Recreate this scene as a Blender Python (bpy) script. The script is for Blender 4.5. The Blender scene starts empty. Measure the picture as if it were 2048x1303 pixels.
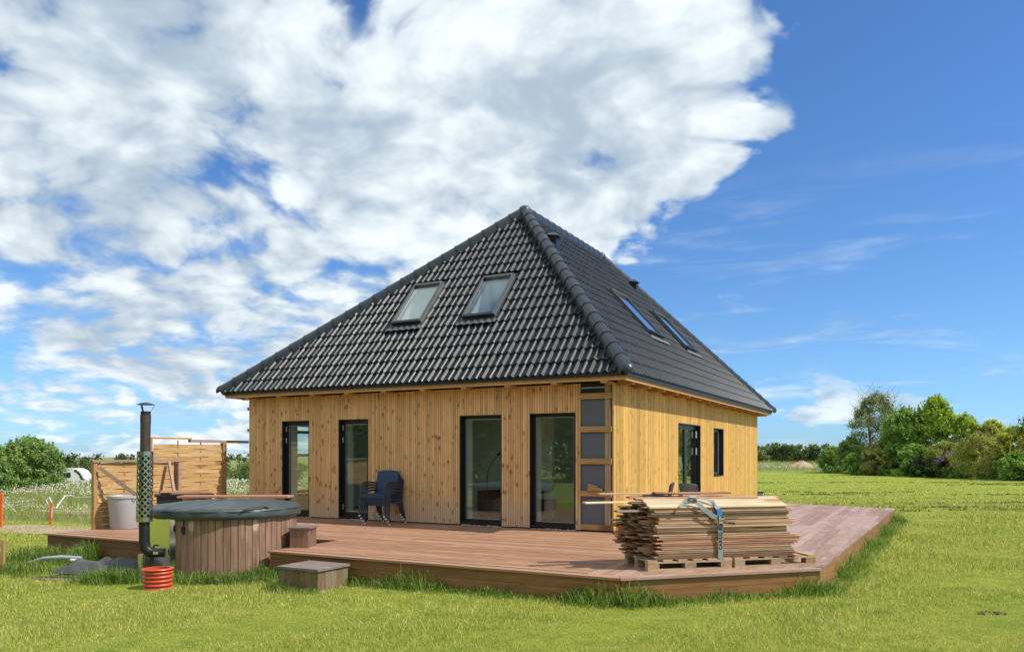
import bpy, bmesh, math, random
import numpy as np
from mathutils import Vector, Matrix
R = math.radians
random.seed(7)
rng = np.random.default_rng(7)
sc = bpy.context.scene
col = sc.collection

# ------------------------------------------------------------------ camera
TH = 0.488                       # yaw of the house in plan
CX, CY, DZ = 1.734, 13.588, 0.35  # front right corner of the house, deck level
cam_d = bpy.data.cameras.new('camera'); cam = bpy.data.objects.new('camera', cam_d); col.objects.link(cam)
cam.location = (0, 0, DZ + 1.35); cam.rotation_euler = (R(90), 0, 0)
cam_d.sensor_width = 36; cam_d.lens = 1567 / 2048 * 36; cam_d.shift_y = (908.4 - 651.5) / 2048
cam_d.clip_start = 0.1; cam_d.clip_end = 3000
sc.camera = cam
sc.view_settings.view_transform = 'Standard'; sc.view_settings.look = 'None'
sc.view_settings.exposure = 0.60; sc.view_settings.gamma = 1; sc.view_settings.use_curve_mapping = False

# ------------------------------------------------------------------ node helper
def node(nt, typ, ins=None, out=0, **props):
    n = nt.nodes.new(typ)
    for k, v in props.items(): setattr(n, k, v)
    for k, v in (ins or {}).items():
        s = n.inputs[k]
        if isinstance(v, bpy.types.NodeSocket): nt.links.new(v, s)
        else: s.default_value = v
    return n.outputs[out] if out is not None else n
def mth(nt, op, a, b=0.0, c=None, clamp=False):
    d = {0: a, 1: b}
    if c is not None: d[2] = c
    return node(nt, 'ShaderNodeMath', d, operation=op, use_clamp=clamp)
def sstep(nt, x, a, b):
    return node(nt, 'ShaderNodeMapRange', {0: x, 1: a, 2: b, 3: 0.0, 4: 1.0}, interpolation_type='SMOOTHSTEP')
def mixc(nt, f, a, b, bt='MIX'):
    n = nt.nodes.new('ShaderNodeMix'); n.data_type = 'RGBA'; n.blend_type = bt
    for i, v in ((0, f), (6, a), (7, b)):
        if isinstance(v, bpy.types.NodeSocket): nt.links.new(v, n.inputs[i])
        else: n.inputs[i].default_value = v if i == 0 else (*v, 1)[:4]
    return n.outputs[2]
def noise(nt, vec, scale, detail=4, rough=0.5, dist=0.0, out=0):
    return node(nt, 'ShaderNodeTexNoise', {'Vector': vec, 'Scale': scale, 'Detail': detail, 'Roughness': rough, 'Distortion': dist}, out=out)

# ------------------------------------------------------------------ world: sky with broken cloud
SUN_L = (0.85, 0.21, 1.0)        # towards the sun, in the house's own axes
cs, sn = math.cos(TH), math.sin(TH)
sun_dir = Vector((SUN_L[0] * cs + SUN_L[1] * sn, -SUN_L[0] * sn + SUN_L[1] * cs, SUN_L[2])).normalized()
world = bpy.data.worlds.new('World'); sc.world = world; world.use_nodes = True
nt = world.node_tree; nt.nodes.clear()
sky_n = node(nt, 'ShaderNodeTexSky', out=None, sky_type='NISHITA', sun_disc=False,
             sun_elevation=math.asin(sun_dir.z), sun_rotation=math.atan2(sun_dir.x, sun_dir.y),
             altitude=0.0, air_density=1.0, dust_density=0.3, ozone_density=4.0)
tc = node(nt, 'ShaderNodeTexCoord', out=None)
dirv = tc.outputs['Generated']
sep = node(nt, 'ShaderNodeSeparateXYZ', {0: dirv}, out=None)
dx, dy, dz = sep.outputs
az = mth(nt, 'ARCTAN2', dx, dy)
el = mth(nt, 'ARCSINE', dz)
one_minus = lambda x: mth(nt, 'SUBTRACT', 1.0, x)
inv = mth(nt, 'DIVIDE', 1.0, mth(nt, 'ADD', mth(nt, 'MAXIMUM', dz, 0.0), 0.34))
cp = node(nt, 'ShaderNodeCombineXYZ', {0: mth(nt, 'MULTIPLY', dx, inv), 1: mth(nt, 'MULTIPLY', dy, inv), 2: 7.7})
warp = noise(nt, cp, 2.2, 3, 0.5, out=1)
cpw = node(nt, 'ShaderNodeVectorMath', {0: cp, 1: node(nt, 'ShaderNodeVectorMath', {0: warp, 'Scale': 0.22}, operation='SCALE')}, operation='ADD')
n_big = noise(nt, cpw, 1.9, 3, 0.5)
n_mid = noise(nt, cpw, 5.0, 5, 0.52)
n_fine = noise(nt, cpw, 16.0, 6, 0.58)
fw_ = node(nt, 'ShaderNodeVectorMath', {0: cpw, 1: node(nt, 'ShaderNodeVectorMath', {0: noise(nt, cpw, 9.0, 4, 0.6, out=1), 'Scale': 0.10}, operation='SCALE')}, operation='ADD')
vor = node(nt, 'ShaderNodeTexVoronoi', {'Vector': fw_, 'Scale': 6.5}, out=0, feature='F1', voronoi_dimensions='2D')
vor2 = node(nt, 'ShaderNodeTexVoronoi', {'Vector': fw_, 'Scale': 15.0}, out=0, feature='F1', voronoi_dimensions='2D')
bill = mth(nt, 'SUBTRACT', 0.78, mth(nt, 'ADD', mth(nt, 'MULTIPLY', vor, 0.62), mth(nt, 'MULTIPLY', vor2, 0.30)))
dens = mth(nt, 'ADD', mth(nt, 'ADD', mth(nt, 'MULTIPLY', n_big, 0.44), mth(nt, 'MULTIPLY', n_mid, 0.28)), mth(nt, 'ADD', mth(nt, 'MULTIPLY', n_fine, 0.19), mth(nt, 'MULTIPLY', bill, 0.25)))
# the cloud sheet ends at a ragged border that leans right with height; beyond it the sky is clear as far as the sun's side
edge = mth(nt, 'ADD', 0.06, mth(nt, 'MULTIPLY', sstep(nt, el, 0.16, 0.40), 0.30))
e = mth(nt, 'SUBTRACT', mth(nt, 'ADD', az, mth(nt, 'MULTIPLY', mth(nt, 'ADD', mth(nt, 'SUBTRACT', n_mid, 0.5), mth(nt, 'MULTIPLY', mth(nt, 'SUBTRACT', n_fine, 0.5), 0.5)), 0.46)), edge)
clear = mth(nt, 'MULTIPLY', sstep(nt, e, -0.12, 0.08), one_minus(sstep(nt, az, 1.5, 2.3)))
cover = one_minus(clear)
lowish = one_minus(sstep(nt, el, 0.04, 0.20))          # looser towards the horizon
mid = mth(nt, 'MULTIPLY', one_minus(sstep(nt, mth(nt, 'ABSOLUTE', mth(nt, 'SUBTRACT', el, 0.21)), 0.04, 0.15)), one_minus(sstep(nt, az, -0.42, -0.06)))
thr = mth(nt, 'SUBTRACT', 0.74, mth(nt, 'MULTIPLY', cover, 0.290))
thr = mth(nt, 'ADD', thr, mth(nt, 'MULTIPLY', lowish, 0.105))
thr = mth(nt, 'ADD', thr, mth(nt, 'MULTIPLY', mid, 0.030))
marg = mth(nt, 'SUBTRACT', dens, thr)
cloud = sstep(nt, marg, -0.045, 0.075)
# faint streaks and small puffs low down
stv = node(nt, 'ShaderNodeCombineXYZ', {0: mth(nt, 'MULTIPLY', az, 2.2), 1: mth(nt, 'MULTIPLY', el, 15.0), 2: 1.3})
streak = sstep(nt, noise(nt, stv, 2.1, 6, 0.58, 0.6), 0.50, 0.74)
streak = mth(nt, 'MULTIPLY', streak, one_minus(sstep(nt, el, 0.08, 0.40)))
puv = node(nt, 'ShaderNodeCombineXYZ', {0: mth(nt, 'MULTIPLY', az, 9.0), 1: mth(nt, 'MULTIPLY', el, 24.0), 2: 4.1})
puff = sstep(nt, noise(nt, puv, 1.0, 6, 0.55), 0.52, 0.64)
puff = mth(nt, 'MULTIPLY', puff, mth(nt, 'MULTIPLY', one_minus(sstep(nt, el, 0.05, 0.12)), sstep(nt, el, 0.0, 0.02)))
puff = mth(nt, 'MULTIPLY', puff, mth(nt, 'ADD', 0.30, mth(nt, 'MULTIPLY', sstep(nt, az, 0.20, 0.42), 0.6)))
cloud = mth(nt, 'MAXIMUM', cloud, mth(nt, 'MAXIMUM', mth(nt, 'MULTIPLY', streak, 0.55), puff))
# cloud brightness: lit crests, grey undersides
shade_v = node(nt, 'ShaderNodeVectorMath', {0: cpw, 1: (sun_dir.x * 0.07, sun_dir.y * 0.07, 0.0)}, operation='ADD')
rel = mth(nt, 'SUBTRACT', n_mid, noise(nt, shade_v, 5.0, 5, 0.52))
relf = mth(nt, 'SUBTRACT', n_fine, 0.5)
body = noise(nt, cpw, 2.4, 4, 0.5)
lum = mth(nt, 'ADD', mth(nt, 'ADD', 0.62, mth(nt, 'MULTIPLY', rel, 1.5)), mth(nt, 'ADD', mth(nt, 'ADD', mth(nt, 'MULTIPLY', relf, 0.75), mth(nt, 'MULTIPLY', mth(nt, 'SUBTRACT', bill, 0.42), 0.95)), mth(nt, 'MULTIPLY', mth(nt, 'SUBTRACT', body, 0.5), -1.5)))
lum = sstep(nt, lum, 0.10, 1.10)
SKY = 0.12
ccol = mixc(nt, lum, (2.5, 3.1, 3.75), (5.35, 5.8, 6.0))
skyc = node(nt, 'ShaderNodeHueSaturation', {'Saturation': 1.06, 'Value': 0.66, 'Color': sky_n.outputs[0]})
skyc = mixc(nt, 1.0, skyc, (0.72, 0.98, 1.26), 'MULTIPLY')
skyc = mixc(nt, one_minus(sstep(nt, el, 0.0, 0.16)), skyc, mixc(nt, 1.0, skyc, (0.84, 0.98, 1.22), 'MULTIPLY'))
fin = mixc(nt, cloud, skyc, ccol)
bg = node(nt, 'ShaderNodeBackground', {'Color': fin, 'Strength': SKY})
node(nt, 'ShaderNodeOutputWorld', {'Surface': bg}, out=None)

sun_l = bpy.data.lights.new('sun', 'SUN'); sun_l.energy = 3.4; sun_l.angle = R(0.53); sun_l.color = (1.0, 0.94, 0.84)
sun = bpy.data.objects.new('sun', sun_l); col.objects.link(sun)
sun.rotation_euler = (-sun_dir).to_track_quat('-Z', 'Y').to_euler(); sun.location = (20, -5, 30)

# ------------------------------------------------------------------ materials
def srgb(r, g, b):
    f = lambda c: ((c / 255 + 0.055) / 1.055) ** 2.4 if c > 10 else c / 255 / 12.92
    return (f(r), f(g), f(b))
def new_mat(name):
    m = bpy.data.materials.new(name); m.use_nodes = True; nt = m.node_tree; nt.nodes.clear()
    return m, nt
def finish(nt, **ins):
    bump = ins.pop('bump', None)
    if bump is not None:
        ins['Normal'] = node(nt, 'ShaderNodeBump', {'Height': bump[0], 'Strength': bump[1], 'Distance': bump[2]})
    p = node(nt, 'ShaderNodeBsdfPrincipled', {k.replace('_', ' '): v for k, v in ins.items()})
    node(nt, 'ShaderNodeOutputMaterial', {'Surface': p}, out=None)
def plain(name, c, rough=0.5, metal=0.0, var=0.12, scale=6.0, bump=0.0, spec=0.5, rvar=0.1):
    m, nt = new_mat(name); co = node(nt, 'ShaderNodeTexCoord', out=None).outputs['Object']
    rnd = node(nt, 'ShaderNodeObjectInfo', out=None).outputs['Random']
    v = node(nt, 'ShaderNodeVectorMath', {0: co, 1: node(nt, 'ShaderNodeCombineXYZ', {0: mth(nt, 'MULTIPLY', rnd, 37.0), 1: rnd, 2: rnd})}, operation='ADD')
    nz = noise(nt, v, scale, 6, 0.6)
    k = mth(nt, 'ADD', mth(nt, 'MULTIPLY', mth(nt, 'SUBTRACT', nz, 0.5), var * 4), 1.0)
    k = mth(nt, 'MULTIPLY', k, mth(nt, 'ADD', 1 - var * 0.5, mth(nt, 'MULTIPLY', rnd, var)))
    cc = mixc(nt, 1.0, c, node(nt, 'ShaderNodeCombineXYZ', {0: k, 1: k, 2: k}), 'MULTIPLY')
    ro = mth(nt, 'ADD', rough - rvar * 0.5, mth(nt, 'MULTIPLY', nz, rvar), clamp=True)
    kw = dict(Base_Color=cc, Roughness=ro, Metallic=metal)
    kw['Specular_IOR_Level'] = spec
    if bump: kw['bump'] = (noise(nt, v, scale * 5, 5, 0.6), bump, 0.01)
    finish(nt, **kw); return m
def wood(name, light, dark, grain=(60, 60, 2.5), knots=0.0, kcol=(0.16, 0.07, 0.03), rough=0.6, objvar=0.3, rib=None,
         grey=None, grey_amt=0.0, hue=0.0, spec=0.35, low_grey=None, wear=0.0):
    """grain runs along the axis with the small scale"""
    m, nt = new_mat(name)
    tcn = node(nt, 'ShaderNodeTexCoord', out=None); co = tcn.outputs['Object']
    rnd = node(nt, 'ShaderNodeObjectInfo', out=None).outputs['Random']
    off = node(nt, 'ShaderNodeCombineXYZ', {0: mth(nt, 'MULTIPLY', rnd, 71.0), 1: mth(nt, 'MULTIPLY', rnd, 113.0), 2: mth(nt, 'MULTIPLY', rnd, 57.0)})
    r2 = rnd
    if rib:
        sx = node(nt, 'ShaderNodeSeparateXYZ', {0: co}, out=None).outputs[0]
        idx = mth(nt, 'FLOOR', mth(nt, 'DIVIDE', sx, rib))
        wn = node(nt, 'ShaderNodeTexWhiteNoise', {'Vector': node(nt, 'ShaderNodeCombineXYZ', {0: idx, 1: mth(nt, 'MULTIPLY', rnd, 91.7), 2: 0.5})}, noise_dimensions='3D')
        r2 = wn
        off = node(nt, 'ShaderNodeVectorMath', {0: off, 1: node(nt, 'ShaderNodeCombineXYZ', {0: mth(nt, 'MULTIPLY', wn, 31.0), 1: mth(nt, 'MULTIPLY', wn, 17.0), 2: mth(nt, 'MULTIPLY', wn, 23.0)})}, operation='ADD')
    v = node(nt, 'ShaderNodeVectorMath', {0: co, 1: off}, operation='ADD')
    sv = node(nt, 'ShaderNodeVectorMath', {0: v, 1: grain}, operation='MULTIPLY')
    g = noise(nt, sv, 1.0, 5, 0.6, 0.4)
    cc = mixc(nt, sstep(nt, g, 0.3, 0.72), dark, light)
    big = noise(nt, node(nt, 'ShaderNodeVectorMath', {0: v, 1: tuple(min(x, 6) * 0.5 for x in grain)}, operation='MULTIPLY'), 1.0, 3, 0.5)
    k = mth(nt, 'ADD', 1 - objvar * 0.5, mth(nt, 'MULTIPLY', r2, objvar))
    k = mth(nt, 'MULTIPLY', k, mth(nt, 'ADD', 0.82, mth(nt, 'MULTIPLY', big, 0.36)))
    cc = mixc(nt, 1.0, cc, node(nt, 'ShaderNodeCombineXYZ', {0: k, 1: k, 2: k}), 'MULTIPLY')
    if grey:
        gz = noise(nt, v, 2.3, 4, 0.6)
        cc = mixc(nt, mth(nt, 'MULTIPLY', sstep(nt, mth(nt, 'ADD', gz, mth(nt, 'MULTIPLY', mth(nt, 'SUBTRACT', r2, 0.5), 0.25)), 0.42, 0.62), grey_amt), cc, grey)
    if low_grey:     # sun-bleached, rain-splashed foot of the wall
        ez = mth(nt, 'SUBTRACT', node(nt, 'ShaderNodeSeparateXYZ', {0: node(nt, 'ShaderNodeNewGeometry', out=None).outputs['Position']}, out=None).outputs[2], DZ)
        f = mth(nt, 'MULTIPLY', mth(nt, 'SUBTRACT', 1.0, sstep(nt, mth(nt, 'ADD', ez, mth(nt, 'MULTIPLY', g, 0.25)), 0.25, 0.85)), low_grey[1])
        cc = mixc(nt, f, cc, low_grey[0])
    if knots:
        gi = [x for x in grain]; al = min(gi)
        kv = node(nt, 'ShaderNodeVectorMath', {0: v, 1: tuple((knots * 0.55 if x == al else knots) for x in gi)}, operation='MULTIPLY')
        vn = node(nt, 'ShaderNodeTexVoronoi', {'Vector': kv, 'Scale': 1.0, 'Randomness': 1.0}, out=None, feature='F1')
        dk = mth(nt, 'ADD', vn.outputs['Distance'], mth(nt, 'MULTIPLY', mth(nt, 'SUBTRACT', noise(nt, v, 55.0, 3, 0.6), 0.5), 0.22))
        keep = mth(nt, 'GREATER_THAN', node(nt, 'ShaderNodeSeparateColor', {0: vn.outputs['Color']}, out=None).outputs[0], 0.22)
        halo = mth(nt, 'MULTIPLY', mth(nt, 'MULTIPLY', sstep(nt, dk, 0.46, 0.16), keep), 0.40)
        cc = mixc(nt, halo, cc, tuple(0.55*x+0.45*y for x, y in zip(kcol, dark)))
        cc = mixc(nt, mth(nt, 'MULTIPLY', mth(nt, 'MULTIPLY', sstep(nt, dk, 0.26, 0.14), keep), 0.9), cc, kcol)
    if wear:
        wz = sstep(nt, noise(nt, node(nt, 'ShaderNodeVectorMath', {0: v, 1: tuple(max(1.2, x * 0.25) for x in grain)}, operation='MULTIPLY'), 1.0, 6, 0.7), 0.56, 0.70)
        cc = mixc(nt, mth(nt, 'MULTIPLY', wz, wear), cc, tuple(min(1, c * 1.9 + 0.04) for c in light))
    ro = mth(nt, 'ADD', rough - 0.1, mth(nt, 'MULTIPLY', g, 0.22), clamp=True)
    finish(nt, Base_Color=cc, Roughness=ro, Specular_IOR_Level=spec, bump=(g, 0.25, 0.004)); return m

M = {}
M['clad'] = wood('cladding_wood', (0.80, 0.51, 0.245), (0.64, 0.37, 0.150), (45, 45, 2.2), knots=9.0, kcol=(0.30, 0.125, 0.040), objvar=0.38, rib=0.048, low_grey=((0.60, 0.44, 0.30), 0.7))
M['clad_b'] = wood('cladding_wood_yellow', (0.76, 0.48, 0.135), (0.58, 0.33, 0.075), (45, 45, 2.0), knots=9.0, kcol=(0.40, 0.18, 0.04), objvar=0.52, rib=0.048)
M['batten'] = wood('batten_wood', (0.50, 0.31, 0.12), (0.36, 0.20, 0.07), (3.0, 40, 40), knots=2.0, objvar=0.2)
M['stud'] = wood('stud_wood', (0.42, 0.29, 0.18), (0.32, 0.21, 0.12), (40, 40, 3.0), objvar=0.2)
M['fascia'] = wood('fascia_wood', (0.62, 0.42, 0.20), (0.50, 0.30, 0.12), (3, 50, 50), objvar=0.2)
M['fascia2'] = wood('fascia_orange_wood', (0.50, 0.26, 0.07), (0.38, 0.18, 0.045), (3, 50, 50), objvar=0.2)
M['rafter'] = wood('rafter_wood', (0.52, 0.27, 0.11), (0.42, 0.19, 0.07), (30, 3, 30), objvar=0.25)
M['deck'] = wood('deck_wood', (0.395, 0.208, 0.116), (0.275, 0.134, 0.072), (2.2, 40, 40), rough=0.55, objvar=0.34, wear=0.30, grey=(0.42, 0.28, 0.20), grey_amt=0.35)
M['deck_y'] = wood('deck_wood_pale', (0.375, 0.230, 0.155), (0.29, 0.165, 0.108), (40, 2.2, 40), rough=0.5, objvar=0.28, wear=0.35, grey=(0.44, 0.33, 0.28), grey_amt=0.5)
M['skirt'] = wood('deck_skirt_wood', (0.34, 0.170, 0.060), (0.235, 0.108, 0.038), (2.0, 30, 30), knots=1.6, objvar=0.25, rough=0.6)
M['skirt_l'] = wood('deck_skirt_brown_wood', (0.235, 0.115, 0.062), (0.165, 0.078, 0.042), (2.0, 30, 30), objvar=0.22, rough=0.6)
M['stave'] = wood('stave_wood', (0.32, 0.195, 0.130), (0.185, 0.105, 0.068), (40, 40, 2.4), knots=4.5, kcol=(0.52, 0.36, 0.25), objvar=0.34, rough=0.55, wear=0.30)
M['stepw'] = wood('step_wood', (0.27, 0.155, 0.10), (0.17, 0.095, 0.06), (40, 40, 3), knots=3, kcol=(0.06, 0.03, 0.02), objvar=0.3)
M['step_top'] = wood('weathered_step_wood', (0.27, 0.215, 0.185), (0.15, 0.115, 0.095), (2.5, 40, 40), objvar=0.3, wear=0.3)
M['step_low'] = wood('low_step_wood', (0.26, 0.175, 0.09), (0.15, 0.098, 0.05), (40, 40, 3), objvar=0.3, grey=(0.22, 0.19, 0.15), grey_amt=0.5)
M['fence'] = wood('fence_slat_wood', (0.58, 0.375, 0.165), (0.43, 0.255, 0.10), (2.5, 30, 30), knots=3.0, kcol=(0.30, 0.15, 0.06), objvar=0.26)
M['post'] = wood('post_wood', (0.46, 0.27, 0.11), (0.34, 0.19, 0.075), (30, 30, 2.5), objvar=0.25)
M['rail'] = wood('weathered_rail_wood', (0.40, 0.27, 0.20), (0.28, 0.18, 0.13), (2.5, 30, 30), objvar=0.25)
M['plank'] = wood('plank_wood', (0.57, 0.355, 0.175), (0.31, 0.155, 0.07), (1.8, 40, 60), knots=2.6, kcol=(0.20, 0.09, 0.04), objvar=0.55, grey=(0.36, 0.26, 0.19), grey_amt=0.55)
M['plank_red'] = wood('red_brown_plank_wood', (0.44, 0.22, 0.115), (0.24, 0.095, 0.05), (1.8, 40, 60), knots=2.0, objvar=0.5)
M['plank_dark'] = wood('dark_plank_wood', (0.22, 0.15, 0.10), (0.11, 0.075, 0.05), (1.8, 40, 60), objvar=0.6, grey=(0.33, 0.28, 0.23), grey_amt=0.5)
M['plank_new'] = wood('fresh_plank_wood', (0.67, 0.55, 0.36), (0.54, 0.40, 0.23), (1.4, 30, 30), knots=2.4, kcol=(0.36, 0.19, 0.07), objvar=0.40)
M['pallet'] = wood('pallet_wood', (0.55, 0.38, 0.20), (0.38, 0.25, 0.13), (2.5, 30, 30), objvar=0.4, grey=(0.40, 0.33, 0.26), grey_amt=0.6)
M['pallet_blk'] = wood('pallet_block_wood', (0.46, 0.32, 0.17), (0.28, 0.17, 0.09), (20, 3, 20), objvar=0.5, grey=(0.36, 0.30, 0.24), grey_amt=0.6)
M['tile'] = plain('roof_tile_glaze', (0.018, 0.023, 0.027), 0.36, 0, 0.40, 3.0, 0.0, 0.22, 0.18)
M['tile_b'] = M['tile']
M['cap'] = plain('ridge_tile_glaze', (0.034, 0.042, 0.050), 0.36, 0, 0.15, 4.0, 0.04, 0.5, 0.08)
M['black'] = plain('black_frame_paint', (0.010, 0.011, 0.013), 0.35, 0, 0.1, 8)
M['gutter'] = plain('dark_drip_edge_metal', (0.020, 0.026, 0.030), 0.35, 0.3, 0.1, 8)
M['flash'] = plain('lead_flashing', (0.13, 0.13, 0.13), 0.55, 0.2, 0.2, 20, 0.2)
M['skyframe'] = plain('skylight_frame_metal', (0.14, 0.145, 0.155), 0.35, 0.6, 0.1, 8)
M['panel'] = plain('grey_wall_board', (0.105, 0.115, 0.135), 0.6, 0, 0.05, 3)
M['groove'] = plain('cladding_groove_shade', (0.13, 0.065, 0.025), 0.8, 0, 0.2, 5)  # dark backing colour that deepens the shade between the slats
M['membrane'] = plain('black_membrane', (0.012, 0.013, 0.014), 0.7)
M['inner'] = plain('interior_plaster', (0.76, 0.78, 0.74), 0.8, 0, 0.03, 2)
M['floor_in'] = plain('interior_floor', (0.30, 0.26, 0.22), 0.45, 0, 0.1, 3)
M['steel'] = plain('brushed_steel', (0.62, 0.62, 0.60), 0.22, 1.0, 0.05, 5)
M['mirror'] = plain('polished_steel', (0.66, 0.67, 0.62), 0.12, 1.0, 0.05, 3)
M['guard'] = plain('perforated_steel', (0.45, 0.46, 0.42), 0.25, 1.0, 0.12, 12)
M['flue_lo'] = plain('black_flue_pipe', (0.028, 0.028, 0.030), 0.42, 0.5, 0.2, 8)
M['flue_up'] = plain('brown_flue_pipe', (0.085, 0.062, 0.055), 0.42, 0.5, 0.35, 6)
M['hinge'] = plain('hinge_steel', (0.55, 0.57, 0.58), 0.35, 0.8)
M['cover'] = plain('tub_cover_vinyl', (0.062, 0.078, 0.076), 0.42, 0, 0.3, 4, 0.35, 0.5)
M['strapb'] = plain('black_strap', (0.012, 0.014, 0.014), 0.5)
M['binp'] = plain('grey_bin_plastic', (0.40, 0.40, 0.415), 0.45, 0, 0.06, 3)
M['redp'] = plain('orange_red_pipe_plastic', (0.60, 0.085, 0.035), 0.38, 0, 0.15, 6)
M['redbox'] = plain('red_plastic', (0.62, 0.06, 0.025), 0.45)
M['chair'] = plain('navy_wicker', (0.014, 0.046, 0.105), 0.55, 0, 0.25, 60, 0.4)
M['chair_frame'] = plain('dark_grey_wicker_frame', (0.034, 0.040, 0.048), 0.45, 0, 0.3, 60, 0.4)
M['chair_grey'] = plain('grey_wicker', (0.16, 0.17, 0.19), 0.55, 0, 0.25, 60, 0.4)
M['foot'] = plain('white_plastic', (0.72, 0.72, 0.70), 0.4)
M['web'] = plain('grey_webbing', (0.26, 0.29, 0.30), 0.6, 0, 0.12, 40, 0.3)
M['blue'] = plain('blue_label', (0.02, 0.18, 0.55), 0.45)
M['ink'] = plain('black_ink', (0.012, 0.012, 0.014), 0.6)
M['pipe_grey'] = plain('grey_pipe_plastic', (0.32, 0.35, 0.37), 0.5, 0, 0.15, 8)
M['tarp'] = plain('grey_tarpaulin', (0.085, 0.088, 0.086), 0.65, 0, 0.25, 7, 0.3)
M['hose'] = plain('white_hose', (0.62, 0.62, 0.56), 0.5)
M['orange'] = plain('orange_marker_paint', (0.72, 0.14, 0.03), 0.5)
M['grill'] = plain('black_cabinet_paint', (0.010, 0.011, 0.012), 0.45)
M['bench'] = wood('red_brown_board_wood', (0.46, 0.23, 0.15), (0.36, 0.17, 0.11), (2, 40, 40), objvar=0.15)
M['white_gel'] = plain('white_caravan_gelcoat', (0.80, 0.80, 0.78), 0.3, 0, 0.04, 2)
M['darkwin'] = plain('dark_caravan_window', (0.02, 0.025, 0.03), 0.08)
M['bark'] = plain('bark', (0.11, 0.085, 0.06), 0.85, 0, 0.3, 5, 0.5)
M['sand'] = plain('sandy_soil', (0.36, 0.26, 0.17), 0.9, 0, 0.25, 2.5, 0.6)
M['purple'] = plain('lilac_blossom', (0.36, 0.22, 0.42), 0.7, 0, 0.2, 3)
M['puffm'] = plain('white_seed_head', (0.72, 0.70, 0.62), 0.8, 0, 0.1, 3)
M['foam'] = plain('pale_sealing_foam', (0.50, 0.47, 0.40), 0.8, 0, 0.3, 20, 0.6)

def glass_mat(name, tint, ior=1.5, boost=1.0, rough=0.0):
    m, nt = new_mat(name)
    bf = node(nt, 'ShaderNodeNewGeometry', out=None).outputs['Backfacing']   # the pane does not bend light, so both faces use the outer index
    fr = node(nt, 'ShaderNodeFresnel', {'IOR': mth(nt, 'ADD', ior, mth(nt, 'MULTIPLY', bf, 1/ior-ior))})
    f = mth(nt, 'MULTIPLY', fr, boost, clamp=True)
    a = node(nt, 'ShaderNodeBsdfTransparent', {'Color': (*tint, 1)})
    b = node(nt, 'ShaderNodeBsdfGlossy', {'Color': (0.95, 1, 0.98, 1), 'Roughness': rough})
    s = node(nt, 'ShaderNodeMixShader', {0: f, 1: a, 2: b})
    node(nt, 'ShaderNodeOutputMaterial', {'Surface': s}, out=None); return m
M['glass'] = glass_mat('window_glass', (0.92, 0.975, 0.945), 1.5, 1.9)
M['glass_b'] = glass_mat('side_window_glass', (0.84, 0.92, 0.89), 1.52, 2.2)
M['glass_sky'] = glass_mat('skylight_glass', (0.95, 0.985, 0.97), 1.55, 2.6)

def leaf_mat(name, c1, c2, c3, trans=0.42, nscale=0.5):
    m, nt = new_mat(name)
    geo = node(nt, 'ShaderNodeNewGeometry', out=None)
    at = node(nt, 'ShaderNodeAttribute', out=None, attribute_name='rnd').outputs['Fac']
    nz = noise(nt, geo.outputs['Position'], nscale, 4, 0.6)
    cc = mixc(nt, sstep(nt, nz, 0.35, 0.65), c1, c2)
    cc = mixc(nt, mth(nt, 'POWER', at, 2.2), cc, c3)
    k = mth(nt, 'ADD', 0.72, mth(nt, 'MULTIPLY', at, 0.56))
    cc = mixc(nt, 1.0, cc, node(nt, 'ShaderNodeCombineXYZ', {0: k, 1: k, 2: k}), 'MULTIPLY')
    p = node(nt, 'ShaderNodeBsdfPrincipled', {'Base Color': cc, 'Roughness': 0.55, 'Specular IOR Level': 0.3})
    t = node(nt, 'ShaderNodeBsdfTranslucent', {'Color': mixc(nt, 1.0, cc, (1.25, 1.2, 0.6), 'MULTIPLY')})
    s = node(nt, 'ShaderNodeMixShader', {0: trans, 1: p, 2: t})
    node(nt, 'ShaderNodeOutputMaterial', {'Surface': s}, out=None); return m
M['lf_green'] = leaf_mat('green_leaves', (0.133, 0.277, 0.061), (0.206, 0.400, 0.078), (0.386, 0.500, 0.121))
M['lf_bright'] = leaf_mat('bright_green_leaves', (0.225, 0.428, 0.047), (0.320, 0.500, 0.063), (0.500, 0.500, 0.108))
M['lf_grey'] = leaf_mat('grey_green_leaves', (0.186, 0.245, 0.128), (0.245, 0.314, 0.167), (0.431, 0.491, 0.293))
M['lf_olive'] = leaf_mat('olive_leaves', (0.284, 0.329, 0.090), (0.387, 0.397, 0.102), (0.500, 0.500, 0.182))
M['lf_yellow'] = leaf_mat('yellow_green_leaves', (0.364, 0.458, 0.066), (0.495, 0.500, 0.083), (0.500, 0.500, 0.142))
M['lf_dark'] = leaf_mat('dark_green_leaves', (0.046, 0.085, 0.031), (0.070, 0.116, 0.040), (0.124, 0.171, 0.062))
M['lf_hedge'] = leaf_mat('hedge_leaves', (0.107, 0.160, 0.053), (0.152, 0.214, 0.068), (0.214, 0.267, 0.107))
M['lf_willow'] = leaf_mat('willow_green_leaves', (0.148, 0.269, 0.069), (0.208, 0.347, 0.095), (0.365, 0.470, 0.174))
M['blade'] = leaf_mat('lawn_blades', (0.32, 0.35, 0.050), (0.21, 0.285, 0.034), (0.55, 0.53, 0.16), 0.4, 0.7)
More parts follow.
